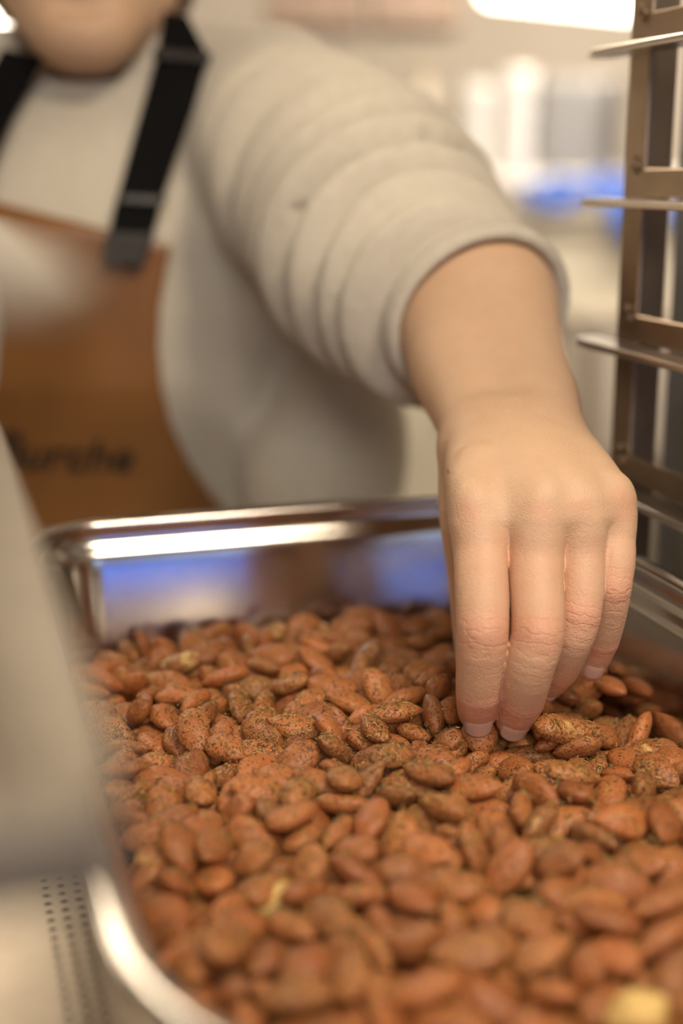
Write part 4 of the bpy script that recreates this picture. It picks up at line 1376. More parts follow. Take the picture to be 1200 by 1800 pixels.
    (2,-265,1492,181,380,-18,-238,-893), (4,-343,-463,196,492,67,192,-847), (5,-152,-1155,138,880,-19,306,363), (5,401,453,110,45,-736,649,-190),
    (5,607,654,91,365,317,-224,846), (2,419,900,201,712,-71,247,654), (3,-270,1302,210,962,137,18,-237), (3,1122,165,103,723,412,-347,433),
    (5,576,1506,159,70,-154,360,918), (4,166,-1223,122,261,179,527,789), (4,294,-386,140,27,-594,-803,-36), (1,608,-533,166,3,973,58,-225),
    (5,-195,-349,128,824,158,91,536), (3,-349,805,210,685,-84,267,-673), (5,-182,473,142,171,410,-852,-277), (1,-761,1414,94,679,402,-223,573),
    (1,-574,-911,70,679,-108,408,-601), (0,-928,2032,133,623,125,-121,763), (5,-72,794,216,395,106,61,911), (1,358,-35,140,116,771,-625,-43),
    (0,1257,742,123,608,-32,-50,-792), (2,499,1699,164,180,-883,10,433), (4,-96,-14,174,255,-111,82,-957), (5,-503,-165,117,44,693,677,244),
    (3,-442,948,149,459,245,83,850), (2,428,1836,159,62,245,952,172), (0,591,-393,89,435,-408,-33,-802), (3,-301,-659,130,44,-40,-809,585),
    (4,-970,-361,130,110,984,138,17), (2,380,659,240,828,300,231,415), (4,923,1891,121,973,35,-5,230), (5,1103,826,307,178,120,-114,970),
    (1,683,1227,137,425,-190,-313,828), (2,-1040,-1136,68,197,-284,-917,-200), (2,-883,-772,131,957,-145,-133,-214), (2,-386,1233,175,209,-431,-873,94),
    (0,350,-978,65,460,-262,446,-721), (5,1303,822,308,116,808,-578,18), (3,532,990,211,49,851,496,-168), (3,-541,1310,152,28,-23,-432,901),
    (2,-312,617,207,894,140,-32,-425), (1,450,677,123,881,-163,195,-398), (3,419,-265,113,46,-855,405,320), (1,857,-840,285,129,600,790,-19),
    (4,765,1696,132,411,26,390,823), (0,942,1745,124,100,932,349,9), (5,743,1333,140,383,-869,308,-61), (2,1016,598,130,959,-254,124,10),
    (3,-491,-760,49,959,-90,-22,-268), (5,1075,262,69,501,852,132,-75), (3,-677,-1530,162,146,-522,791,284), (2,-267,-1313,210,958,194,203,53),
    (0,-1153,-751,129,146,-554,794,-203), (5,514,-1302,102,976,164,112,-93), (2,-1055,1060,184,630,-63,-259,729), (5,-106,-988,135,182,896,398,-75),
    (4,512,313,81,491,-847,-197,-61), (3,688,-478,54,5,54,-957,284), (3,-846,-1235,84,62,-666,577,-469), (2,213,-953,46,454,54,26,889),
    (4,-312,83,205,128,-802,584,20), (4,1,-1381,104,20,-12,278,960), (0,329,791,200,7,802,544,-246), (4,441,97,85,930,-182,-275,162),
    (4,642,-198,189,42,-332,-911,-242), (1,-742,830,218,868,196,-116,441), (1,-395,-611,46,5,941,339,-14), (4,-427,17,213,922,-123,64,-363),
    (1,768,1537,185,247,887,-387,39), (3,-503,9,103,587,628,414,-300), (5,68,11,138,942,61,-191,-268), (3,-611,421,73,47,258,213,941),
    (0,-1141,448,88,274,-265,-924,-32), (5,785,1867,135,424,529,580,452), (5,788,561,236,639,546,-100,-532), (3,-24,1420,138,274,135,931,202),
    (2,-576,-467,129,210,408,-864,207), (0,-155,1116,176,177,820,331,-433), (5,-756,2148,116,317,-17,67,-946), (0,827,642,186,154,-953,196,-173),
    (5,-530,1187,133,131,-30,241,961), (1,1158,359,64,934,-314,166,43), (4,-328,-1074,46,32,730,682,-34), (5,-9,-1118,82,171,362,-93,-912),
    (2,5,496,124,29,261,965,16), (1,876,525,110,291,-68,-242,923), (1,-1056,67,154,44,789,593,151), (1,258,-81,217,120,109,-71,-984),
    (4,-589,1555,117,35,-429,-891,145), (4,413,1062,219,172,-289,942,0), (0,22,735,128,675,-287,-137,665), (5,-197,752,182,43,-403,-890,212),
    (3,310,591,132,372,-925,-70,33), (2,491,-73,147,440,-588,674,-83), (0,-836,1189,108,308,-373,663,571), (1,-1012,1696,55,7,238,-944,228),
    (2,-1029,1529,217,380,-441,-569,581), (0,-236,2123,146,252,234,915,213), (2,-515,-304,156,61,858,411,301), (4,-617,510,128,138,638,647,-395),
    (1,-654,743,185,326,731,-376,467), (0,750,496,49,303,60,51,950), (0,-768,-939,63,30,668,-665,-331), (5,-26,179,152,136,-663,725,-131),
    (0,554,-254,132,952,-55,161,-256), (3,-141,1742,193,940,-154,-261,158), (2,-142,1610,221,44,325,920,216), (2,7,1565,152,23,-796,566,214),
    (2,255,1682,147,33,-982,116,144), (0,107,196,131,154,-184,58,969), (1,-709,-1211,82,24,-919,-237,-313), (2,-1160,1290,193,155,804,552,-158),
    (5,428,-363,160,330,199,-65,920), (4,-229,69,136,469,365,-305,-744), (4,688,-364,129,160,-508,-846,21), (0,867,1125,278,987,105,112,-55),
    (3,1139,1244,281,847,323,-74,-414), (4,781,740,282,450,-817,177,314), (0,1207,916,243,38,656,-723,-213), (0,1259,-56,162,964,34,-225,138),
    (2,150,-1407,42,32,739,672,-36), (4,388,-1320,46,839,-31,48,542), (1,958,-1337,47,549,14,36,-835), (2,-1041,-987,42,6,767,642,-8),
    (3,-887,-934,43,847,-24,38,529), (5,-478,-1071,45,695,7,6,-719), (0,545,-1449,44,858,-5,9,513), (3,877,-1523,43,228,-9,2,974),
    (3,-1010,-1294,43,3,944,330,-9), (5,-805,-1373,45,621,-35,27,783), (1,-611,-1116,53,632,-224,-94,736), (5,-400,-1391,54,160,864,-476,-13),
    (0,134,-1078,86,542,-560,-618,101), (3,867,-1754,43,645,-7,6,765), (5,-936,-1635,52,111,785,-609,-27), (5,-515,-1521,49,708,112,-42,-696),
    (3,-217,-1471,43,226,-44,10,973), (5,88,-1599,45,13,953,299,-41), (2,361,-1487,42,46,296,954,-14), (2,-1039,-1885,47,996,3,-73,43),
    (0,-734,-1813,51,402,84,220,885), (2,-189,-1798,42,790,6,8,-613), (5,13,-1821,45,13,883,468,-24), (3,223,-1903,48,220,-958,180,-31),
    (0,740,-1878,54,278,958,28,-58), (2,634,-2015,95,751,-69,-172,634), (0,1079,-2056,100,788,-12,102,-607), (5,1094,-1903,45,15,-789,614,19),
    (2,-1060,-1702,124,17,203,-974,101), (2,-605,-1571,94,72,923,-72,371), (4,-451,-1657,105,76,454,871,171), (3,579,-2293,43,17,-45,1,999),
    (1,-1071,-2137,156,295,262,-909,135), (0,-663,-1863,131,689,-191,157,-681), (3,-357,-1926,98,156,434,-335,822), (3,44,-2061,122,406,23,139,903),
    (2,249,-1852,132,183,-73,-97,-976), (0,-910,-2202,127,235,-76,195,-949), (1,-651,-2124,57,754,205,-188,-595), (5,-254,-2227,104,23,884,-466,-10),
    (4,-57,-2269,46,26,62,2,-998), (2,316,-2259,121,902,205,37,378), (4,328,1857,62,977,-83,-196,14), (3,522,1892,111,0,945,-325,45),
    (2,1157,1775,76,556,-762,314,108), (4,74,-604,48,78,-724,680,83), (2,292,-569,131,926,-2,-52,-375), (1,538,-734,109,48,-164,985,-5),
    (4,865,-671,125,280,204,78,-935), (3,925,-893,191,430,3,640,-637), (3,-284,-894,132,959,55,56,-271), (3,499,-828,44,14,980,183,-75),
    (0,536,-1090,49,39,232,-950,-207), (0,969,-1070,120,857,-29,139,496), (5,56,-1245,45,989,-6,44,144), (2,884,-1450,116,58,741,-669,-7),
    (5,1215,-1279,61,70,15,939,336), (2,-560,-1034,125,961,-168,22,221), (1,253,-1613,79,968,122,61,208), (3,716,-1584,139,280,-341,893,-91),
    (3,774,-1731,100,149,764,284,560), (2,-537,-1415,128,923,-182,31,339), (0,956,708,350,442,-42,-59,-894), (1,-1051,493,137,110,826,-549,-67),
    (0,-914,368,141,946,265,173,-69), (3,-599,299,139,489,793,342,125), (0,-168,294,135,332,-220,-833,385), (2,300,381,55,372,148,-41,916),
    (1,-914,232,134,243,-882,-400,48), (0,-461,120,107,96,182,-884,-420), (5,-298,237,146,771,73,30,632), (3,-996,-133,86,356,675,-620,184),
    (4,-620,-171,142,916,49,-153,-368), (3,-411,-290,135,260,382,-376,-803), (2,-56,-116,68,887,52,305,-343), (2,780,105,48,138,-857,-474,150),
    (4,-273,-532,133,945,-97,-216,224), (3,1021,-457,134,481,-4,39,876), (0,1232,-519,79,361,-45,856,-367), (2,-309,1363,134,13,-934,-344,-96),
    (4,244,1412,111,828,126,213,503), (4,535,1210,132,26,-956,284,69), (5,1078,1463,131,992,-63,100,32), (4,-1106,1571,123,82,-661,742,74),
    (2,-893,1582,47,629,-81,149,-759), (1,-76,1000,109,104,768,467,425), (1,188,946,164,317,789,-410,-330), (5,538,942,125,322,819,-453,144),
    (2,992,1004,118,25,-614,-788,-36), (3,1254,945,92,515,-581,65,-627), (4,-827,1280,53,177,-10,-231,957), (4,381,622,50,944,236,5,-232),
    (1,860,869,128,824,305,78,-471), (4,-1131,928,125,891,-138,103,420), (0,-824,1032,116,735,-28,23,-677), (2,-674,869,142,279,-958,57,24),
    (2,-409,1093,133,294,229,862,-345), (3,-825,798,118,22,723,-689,-53), (5,-546,674,123,599,-68,-19,797), (1,-224,626,132,986,-121,-102,45),
    (2,-80,843,129,993,-30,-81,80), (3,661,1488,88,137,904,-108,389), (1,898,1598,105,54,-58,-332,-940), (1,-690,2056,46,44,331,943,-16),
    (1,-483,1899,131,604,-104,748,-253), (1,-373,1825,139,156,-591,-763,210), (4,4,2024,60,313,678,664,-18), (1,932,1340,92,449,-813,-242,280),
    (4,-1025,1531,46,807,7,9,-590), (0,-490,1614,53,934,249,57,-250), (2,-428,1489,70,847,475,-166,-169), (1,140,1573,106,93,-772,629,3),
    (1,415,1537,76,8,-524,832,-182), (0,-152,1480,133,872,-354,-264,214), (5,-131,1387,46,27,423,904,-50), (4,347,1466,172,368,96,-282,-881),
    (3,-918,988,62,180,283,-941,54), (1,-552,1024,118,839,-98,97,-527), (4,-254,1098,127,88,718,-684,-93), (3,15,1152,125,971,95,-80,204),
    (5,199,1113,103,65,842,-529,-81), (2,637,1056,125,59,-747,654,109), (2,643,903,80,70,483,-763,425), (5,-531,-2201,116,39,-602,-790,-104),
    (4,-345,-2364,138,27,-242,-937,250), (0,76,-2223,119,93,164,975,-121), (2,358,-2374,143,72,56,252,-963), (4,542,-2326,161,505,-269,-288,-768),
    (4,-968,-1815,121,980,-140,10,140), (0,-548,2148,94,818,512,-90,246), (0,-319,1998,122,214,975,58,3), (0,123,2065,128,304,-245,-12,921),
    (1,532,2077,124,289,97,-160,-939), (5,992,2087,48,96,-135,986,-6), (5,-1041,2019,87,339,483,489,642), (4,-623,1891,53,184,-115,976,23),
    (5,93,1832,119,169,-759,608,-161), (1,383,1998,143,39,-817,-554,-153), (5,1053,1949,53,885,-223,-64,403), (3,-397,1625,124,683,-64,144,713),
    (1,-90,1685,124,750,-33,-103,653), (0,622,1647,128,176,298,-935,82), (1,1048,1607,155,507,33,479,716), (0,1197,1680,140,918,-135,-101,360),
    (2,1222,-1342,133,146,-964,218,33), (5,657,-1077,125,834,37,21,-550), (4,-834,-1422,141,56,689,-699,-184), (0,-526,-1255,154,725,206,-222,-619),
    (3,561,-1410,149,90,931,-271,-226), (1,1062,-1303,112,703,-76,260,-658), (2,-846,-1697,112,667,74,240,702), (4,-595,-1707,176,22,856,516,-18),
    (1,-424,-1513,147,944,-131,87,290), (3,183,-1735,136,180,981,76,-3), (2,399,-1572,140,355,-847,384,94), (0,660,-1437,210,919,-316,181,-150),
    (1,568,-1738,129,2,613,-789,-39), (4,-739,-1984,106,116,58,397,909), (0,-325,-2006,151,50,-216,120,-968), (4,321,-1994,143,433,758,-487,32),
    (0,732,-1947,166,72,411,903,-101), (0,880,-1990,113,943,22,-29,-330), (4,-1008,859,138,95,-646,-677,-339), (2,-507,807,63,762,-165,-261,569),
    (0,-321,710,84,516,-711,-476,-24), (1,175,678,110,86,889,-384,-234), (0,1188,717,48,55,-992,54,103), (2,-103,47,90,264,-232,122,-928),
    (1,-1175,319,136,970,68,97,214), (2,-999,702,121,409,-39,-195,890), (4,104,-281,78,909,-228,-330,-116), (4,284,-193,128,742,68,-55,-664),
    (4,515,-2,71,39,948,-130,286), (3,926,-133,47,29,986,-129,-102), (5,1167,-7,45,336,-9,3,942), (3,-928,68,119,132,151,967,159),
    (0,-468,269,155,884,-47,-25,465), (1,-4,-214,110,962,-33,125,242), (3,632,-146,118,435,146,-254,852), (2,-567,134,191,660,3,-78,748),
    (5,1182,-513,181,893,-154,-6,423), (1,-784,-247,107,422,-21,54,-905), (3,1240,-878,136,302,-840,-366,264), (0,-1155,-324,125,19,-992,-18,-125),
    (0,-108,-495,164,638,-252,-246,-685), (3,1031,-940,137,166,892,-386,168), (2,-536,-632,126,603,-157,308,-719), (0,-113,-634,123,793,30,-9,-608),
    (1,429,-928,164,478,432,-445,-622), (0,469,-554,124,141,97,-130,977), (4,1004,-305,112,84,-252,939,220), (0,1158,-350,115,768,-19,44,639),
    (1,-775,-52,140,43,32,998,20), (5,741,-769,130,139,-716,682,-44), (0,925,-799,112,966,-9,218,135), (1,-885,-587,54,974,59,135,-173),
    (4,-353,-453,45,8,-55,0,998), (4,831,-1076,79,208,-776,-294,519), (2,1079,-1007,59,47,721,649,237), (3,-453,-905,92,700,-356,259,562),
    (4,-212,-738,75,310,-389,68,865), (2,-64,-695,42,1000,0,10,19), (0,1164,-1419,74,112,727,595,-325), (1,-986,-899,119,134,-976,-155,70),
    (4,555,-863,134,43,-925,-346,-151), (4,-1028,1073,97,255,-926,153,-234), (3,-176,955,141,615,228,-401,-640), (4,339,945,120,37,958,-278,-58),
    (0,347,1157,156,295,-341,886,113), (2,933,1176,124,484,90,-194,-849), (0,-719,518,49,129,987,56,-82), (2,140,803,180,290,955,1,-60),
    (5,289,765,124,71,-753,-632,170), (0,743,746,121,494,-11,157,-855), (5,915,979,227,257,2,-544,799), (0,101,361,129,77,-950,-298,56),
    (4,1025,845,217,76,-192,-914,349), (4,213,217,74,166,760,479,407), (3,863,2,93,212,625,-751,-17), (2,270,1810,131,928,260,-45,-264),
    (0,1095,1917,153,658,27,-68,-750), (5,981,1671,224,201,-308,902,-227), (3,1096,1710,184,434,-280,-19,856), (4,-948,1832,71,340,592,-730,14),
    (4,-666,1940,132,934,-333,-121,41), (0,-526,1739,132,41,-36,998,20), (4,849,1200,174,934,-56,-339,99), (5,1087,1320,119,40,965,235,-110),
    (3,-683,1660,161,525,534,554,364), (1,1159,1079,128,182,-973,135,53), (5,-936,1291,128,125,-665,720,-155), (2,96,1298,117,149,-60,35,-986),
    (4,453,1390,130,139,-699,-692,-116), (4,567,1365,149,301,379,-855,-189), (3,683,-1758,143,654,373,196,629), (5,811,-1829,150,856,375,204,-292),
    (4,549,-1880,173,534,-2,-266,802), (3,1010,-1825,115,151,2,984,-99), (1,-1145,-1597,144,65,846,-470,243), (2,-987,-1557,143,66,-970,-63,224),
    (3,-180,-1640,139,416,-633,652,-19), (3,-250,-1418,121,144,-435,867,-195), (5,985,-2257,248,825,226,-338,-392), (3,-845,-1889,125,955,-84,-53,278),
    (1,-543,-1894,190,49,431,886,-164), (5,-176,-2076,139,404,-34,-194,-893), (5,-27,-1864,158,235,545,680,431), (1,411,-1925,186,218,575,-784,-85),
    (3,-984,-2105,208,431,137,571,685), (2,-755,-2214,125,17,385,103,917), (3,-395,-2217,168,520,-713,-440,169), (1,58,-2347,191,68,-913,374,-151),
    (0,454,-2107,178,292,-523,788,-140), (2,-1039,-1350,128,127,-278,-939,-154), (0,-674,-1336,112,104,-989,-101,7), (5,709,-1422,99,249,-875,345,-232),
    (3,974,-1181,197,178,125,359,-908), (2,-715,-1697,107,692,51,-512,-507), (0,-614,-1695,65,166,-249,821,-486), (4,-355,-1549,64,833,-525,-101,141),
    (3,511,-1679,53,206,-742,-591,240), (5,1000,-1695,45,6,-711,704,6), (5,-522,-2013,126,43,76,24,-996), (0,-192,-1980,44,1,-999,11,48),
    (5,98,-1931,98,162,-765,618,82), (0,218,-2042,105,870,-189,215,402), (4,564,-1912,57,583,-147,312,-736), (2,929,-1935,47,80,-71,-188,976),
    (0,1228,-1822,68,497,615,571,221), (5,-1092,-1458,127,713,169,-466,496), (0,-720,-2358,106,599,718,-300,-188), (0,-170,-2150,44,49,-655,753,43),
    (5,-27,-2382,68,45,120,-851,-510), (3,259,-2379,48,22,15,-210,-977), (1,600,-2163,51,975,-212,53,-40), (5,953,-2199,115,22,-109,-153,-982),
    (1,-804,-2057,65,431,222,371,792), (4,1269,-334,145,718,-327,330,-519), (4,1137,-640,76,529,222,373,-729), (1,852,-1046,199,372,588,-695,177),
    (1,1146,-1091,141,151,660,-725,-130), (0,661,-1273,149,911,-95,55,398), (2,818,-1355,180,29,-176,983,-47), (3,1210,-1569,111,950,46,243,192),
    (2,299,2102,46,991,100,18,-82), (0,-732,1828,65,880,408,-132,-202), (2,-240,1852,117,422,-70,-128,895), (2,-16,1821,47,147,978,-126,-74),
    (2,256,1994,91,237,-881,-406,54), (1,500,1799,55,228,943,-242,6), (5,833,2044,140,683,-325,242,-607), (3,-135,1734,43,16,-935,351,42),
    (5,6,1535,53,956,187,132,182), (5,329,1720,48,89,989,109,-49), (2,688,1757,42,879,6,12,-477), (5,774,1579,45,12,-978,202,55),
    (0,1021,1722,47,955,-16,-52,-291), (3,42,1398,64,328,-318,810,-367), (4,351,1341,76,217,728,-374,-533), (2,637,1344,46,526,-11,110,843),
    (2,842,1391,42,458,9,5,-889), (2,1115,1432,44,998,-39,10,52), (3,-770,1521,69,294,-98,858,-409), (0,-525,1764,44,10,191,981,-2),
    (0,921,738,261,227,-709,-637,200), (4,1189,63,117,104,167,-964,177), (0,1052,-106,69,127,244,202,940), (4,-1154,148,123,128,803,-507,-286),
    (2,-1003,-83,166,430,884,172,60), (3,1244,1889,183,155,431,-717,-526), (4,-168,1311,131,727,-164,-55,664), (3,1229,1263,132,92,928,358,40),
    (2,-1039,1726,144,2,-71,-67,995), (0,-820,1655,115,90,-239,-966,-46), (2,57,1060,193,604,69,-21,-794), (2,251,1090,184,177,-935,299,63),
    (3,853,1069,180,931,311,-14,-191), (1,1142,962,173,977,-39,-10,212), (2,-1095,1240,130,44,96,-43,-993), (2,-723,1292,128,90,-406,-909,-34),
    (0,484,822,140,15,-214,-961,175), (0,1128,820,139,184,-85,978,-52), (1,195,977,49,416,34,99,903), (0,454,1074,135,67,948,257,178),
    (1,756,1071,65,258,-324,776,-475), (3,1111,1000,61,109,460,848,-240), (4,-954,1134,63,813,519,-128,-230), (1,-489,1392,89,48,970,-223,-88),
    (4,-313,1378,45,252,53,14,-966), (3,765,814,47,978,159,29,-135), (0,1122,579,44,384,-9,4,923), (1,-697,972,124,227,-568,706,358),
    (2,-550,1139,42,708,7,7,-706), (5,-164,1118,45,158,-3,0,987), (3,-21,873,51,184,893,389,133), (1,796,665,51,217,894,390,45),
    (4,-1147,593,76,879,265,389,74), (5,-840,639,56,238,-970,17,-38), (0,-641,672,52,517,-128,92,-841), (4,-187,767,46,10,-523,852,6),
    (4,-79,680,70,555,-447,290,-639), (4,228,777,45,785,34,43,-617), (5,-895,516,114,161,906,-384,-80), (2,-500,478,105,267,640,84,-716),
    (2,-312,415,116,163,523,-823,-148), (4,-50,377,96,138,974,132,-118), (1,370,217,46,0,-999,41,1), (2,684,488,289,31,490,-795,-355),
    (5,-614,-2015,204,707,439,-153,-533), (5,-463,-1798,153,133,-906,349,-199), (1,-103,-1906,214,300,-667,672,111), (1,150,-1990,182,155,58,-125,-978),
    (5,602,-2035,177,100,-973,-95,-185), (3,997,-2115,172,176,902,-378,-109), (3,-675,-2273,173,141,215,-333,907), (3,-243,-1965,213,273,124,-29,953),
    (1,-107,-2254,133,540,-260,-273,752), (4,263,-2117,193,608,400,128,674), (0,762,-2253,113,411,-65,264,870), (5,826,-2136,201,291,332,-887,137),
    (0,-1157,-1866,115,25,408,-912,-28), (1,-977,-1931,179,114,-877,-455,-110), (5,-899,-2303,161,247,102,439,-858), (2,956,2034,147,368,-194,-635,651),
    (0,1027,-1056,219,649,-652,295,-259), (2,1319,-942,207,625,-18,-180,-759), (3,-77,-851,133,232,963,-115,73), (3,385,-699,123,152,-255,944,-141),
    (3,1113,-1364,193,718,272,-61,-637), (5,716,-1063,203,534,167,111,822), (5,810,-1213,223,119,-67,935,328), (3,983,-1371,170,572,-67,-124,808),
    (3,-793,-1588,168,253,-789,560,-35), (4,-412,-1687,208,141,523,828,-144), (0,-309,-1596,155,243,-737,-631,18), (0,411,-1731,135,889,-180,-64,417),
    (2,605,-1559,162,248,-121,953,-127), (0,900,-1535,191,477,4,113,-871), (0,1080,-1677,132,131,496,855,-77), (1,-1059,201,79,128,626,617,459),
    (3,-880,276,48,962,217,47,160), (3,-586,190,97,955,-232,100,158), (5,-173,171,53,130,849,-474,-193), (4,-49,212,50,138,539,811,184),
    (4,202,-58,121,72,-354,928,-85), (4,-879,-181,46,9,631,776,-7), (0,-405,-206,45,76,166,983,-13), (2,-223,-184,105,430,11,-225,-874),
    (0,-182,-40,44,13,-958,282,46), (3,550,176,43,476,40,21,-878), (4,665,378,51,971,222,80,-38), (4,759,-101,54,114,564,-771,-273),
    (4,1203,-182,64,889,-60,301,-339), (1,-8,-380,108,275,132,134,943), (0,153,-461,130,628,48,14,-777), (1,1030,-413,46,10,-45,999,0),
    (4,-325,-817,45,38,718,694,-39), (3,237,-638,51,194,-931,283,-123), (4,672,-701,46,14,-102,995,1), (4,787,-573,63,363,808,462,-55),
    (3,1056,-840,43,26,-489,872,14), (2,-1067,-528,45,9,-985,-161,-55), (1,-940,-397,46,582,-35,25,812), (3,866,-373,128,968,-112,-214,66),
    (4,1041,-735,128,928,-144,285,191), (5,1186,-701,167,67,324,875,352), (5,65,-973,52,83,733,-649,-187), (4,369,-1105,83,675,-572,227,408),
    (2,726,-938,121,141,81,-792,588), (1,724,-1062,46,786,8,10,-619), (0,1206,-930,44,12,-967,249,46), (4,-1113,-826,50,209,-711,662,-110),
    (3,-949,-806,43,967,-11,43,252), (2,-659,-649,44,768,1,66,637), (3,689,-1261,50,491,-1,212,-845), (0,845,-1244,116,1,981,-192,-26),
    (1,-698,-1029,71,598,-622,-302,406), (0,645,-1732,51,29,894,438,88), (2,1016,-1493,103,194,594,781,11), (1,1105,-1536,47,57,594,801,-43),
    (3,-131,-1331,63,218,-589,-778,-15), (3,-17,-1466,45,31,932,351,-82), (3,937,-1685,121,163,-605,769,-127), (4,-955,-1460,67,264,3,602,-754),
    (2,-695,-1469,88,68,334,-437,833), (0,-15,-1724,107,956,-153,-10,-250), (0,382,-1703,44,644,8,6,-765), (4,1296,1157,174,745,6,231,-626),
    (1,29,1269,199,96,-911,393,-79), (0,-299,885,132,122,-729,-671,-60), (2,273,991,226,483,105,-155,855), (2,625,792,180,201,-833,162,488),
    (0,-451,782,155,168,-53,-983,-54), (5,649,665,201,364,78,88,-924), (3,214,488,161,196,-223,-955,-24), (0,950,2164,111,299,41,887,-349),
    (4,-674,-2139,153,891,-64,57,-446), (0,-596,-2374,164,904,169,356,-165), (5,-227,-2298,195,170,899,401,-53), (5,112,-2119,213,225,-885,382,144),
    (5,442,-2278,221,207,362,897,-144), (5,716,2069,155,325,692,-598,-242), (2,992,1860,199,699,126,32,-703), (0,1177,1890,44,267,53,15,-962),
    (2,405,1670,131,511,-318,94,-793), (4,-1070,1871,145,54,-83,-983,154), (4,982,1335,203,341,150,-173,-912), (1,1216,1558,192,185,-883,-430,-42),
    (4,942,-1101,297,465,446,-319,-695), (5,1238,-1244,205,607,4,452,653), (0,367,-1665,198,817,-509,-266,50), (3,515,-1548,205,115,-635,761,-73),
    (5,613,-1698,229,251,135,-108,-952), (0,1025,-1743,208,196,580,764,203), (1,650,-1838,247,243,67,-196,948), (0,968,-1904,170,843,409,-33,-346),
    (4,-919,-1598,201,813,-106,265,-507), (2,-674,-1654,233,207,572,794,-7), (1,-136,-1767,176,636,-346,690,2), (4,561,-2202,167,138,800,-554,185),
    (4,1077,-2295,174,320,419,520,-672), (5,-796,-1760,212,272,-44,85,957), (5,-562,-1799,251,969,-38,151,193), (5,-127,-2195,239,956,-180,199,-118),
    (3,75,-1961,252,499,819,194,206), (3,279,-1922,227,268,787,-541,-129), (2,899,-2232,42,987,6,41,-155), (3,-960,-2007,48,368,-74,210,-903),
    (4,-577,-1953,45,975,12,54,-213), (3,-310,-1764,106,77,-968,-238,28), (4,-46,-2138,143,430,-215,852,209), (4,340,-2080,84,102,769,-432,461),
    (4,457,-1860,62,700,-389,370,-471), (0,-624,-2322,49,362,-109,-155,913), (4,-411,-2155,90,251,-635,703,200), (2,155,-2367,135,196,-205,911,-300),
    (4,439,-2253,84,867,-84,-474,128), (0,522,-2390,66,539,-839,68,-25), (2,681,1941,90,163,-775,-601,103), (5,844,1754,45,6,707,707,-6),
    (3,901,1461,122,291,764,563,-119), (0,-827,1957,48,33,-154,979,133), (5,-495,2034,77,926,-124,-287,210), (3,-245,1918,43,907,15,32,-419),
    (4,-134,1975,51,426,92,217,873), (5,161,1814,46,28,-709,704,-14), (5,636,120,86,572,-734,-23,366), (0,320,-728,198,124,544,825,-87),
    (1,1112,-842,180,912,-340,-1,230), (5,817,-989,275,314,-188,395,843), (0,1115,1171,59,258,-893,-299,215), (1,-656,1651,48,75,-661,744,63),
    (5,-255,1636,95,349,873,-131,313), (2,-154,1579,42,2,985,172,-10), (0,480,1429,45,217,67,15,-974), (5,553,1643,45,364,-41,16,930),
    (1,-1085,1399,64,289,418,854,113), (3,-940,1391,43,296,43,13,-954), (0,-711,1168,59,129,-148,922,-335), (1,-245,1257,59,52,945,261,-189),
    (2,-88,1230,94,422,759,-277,411), (3,247,1290,43,22,815,578,-32), (0,357,1210,73,341,93,485,-800), (2,1052,1278,42,14,955,292,-46),
    (2,-1054,931,42,680,-24,22,733), (1,-617,879,51,161,-512,828,-159), (0,-316,1034,72,894,-59,309,319), (0,28,1071,44,614,-38,29,788),
    (3,470,900,47,203,972,114,-27), (0,642,1141,46,777,43,50,626), (5,963,1090,45,712,6,7,-702), (1,-404,557,121,75,-698,712,-26),
    (0,-385,799,44,30,-529,848,19), (0,66,693,44,12,343,939,-4), (2,262,526,42,1000,0,28,-14), (0,922,892,44,48,-40,998,2),
    (1,1152,863,49,39,-47,125,990), (3,-1073,1236,43,3,957,290,-9), (0,885,733,154,623,-123,-367,680), (1,830,902,302,638,61,68,764),
    (1,-1127,653,173,31,-129,-965,226), (5,-204,367,45,8,-457,890,4), (2,-29,526,42,9,-439,899,4), (4,104,572,107,338,-127,-492,792),
    (3,576,518,60,928,-260,224,-143), (3,-750,782,46,730,31,-33,682), (3,74,118,44,894,1,-3,449), (5,1006,43,67,340,243,3,-909),
    (5,-1006,551,45,7,655,756,-6), (1,-702,345,51,722,-3,142,677), (4,204,-157,49,528,-54,-34,-847), (5,642,-32,45,799,-5,7,602),
    (1,856,-252,46,24,256,966,-6), (4,936,186,46,929,21,53,-365), (3,-1055,16,47,913,185,124,343), (0,-898,119,44,9,328,945,-3),
    (0,-716,170,46,14,985,138,-99), (2,-394,225,63,300,-91,412,-856), (3,731,-326,44,31,-884,463,60), (3,-728,57,104,186,-184,952,157),
    (2,-531,-87,44,1,-999,-36,-25), (2,-357,-49,42,6,-781,625,8), (4,-101,-248,50,200,930,-282,-126), (3,222,1265,154,200,41,-954,-220),
    (2,857,1362,226,634,140,23,-760), (5,1157,1357,193,873,71,121,467), (1,1024,1061,211,844,-207,-15,-495), (4,-517,-1651,249,648,-256,175,695),
    (1,-266,-1843,189,149,-5,788,-597), (0,51,-1683,177,677,-322,257,610), (3,446,-1729,241,797,433,259,331), (2,1054,-1552,199,58,-606,-793,29),
    (1,1244,-1694,163,320,256,-107,-906), (0,-636,-2138,243,948,237,164,-136), (1,-111,-2028,249,793,517,160,279), (0,541,-1976,246,191,361,913,-3),
    (3,945,-1997,223,55,-147,538,828), (4,1155,-1903,156,85,-695,-618,-356), (2,-482,-2366,184,797,-389,450,-107), (0,-94,-2389,197,483,-812,258,203),
    (1,206,-2245,219,206,5,-269,941), (1,334,-2374,244,947,246,-197,64), (1,680,-2197,189,597,-329,169,-712), (3,1172,-2009,192,14,-8,758,651),
    (3,-812,-1920,209,15,930,-313,-191), (4,-363,2143,164,390,-664,633,85), (5,943,-668,50,918,195,-61,-340), (4,1206,-760,54,122,707,681,-147),
    (4,-1013,-228,57,459,-134,177,860), (3,-530,-341,43,3,-958,288,11), (5,-215,-552,57,18,-796,-593,-124), (2,-98,-398,42,6,975,220,-24),
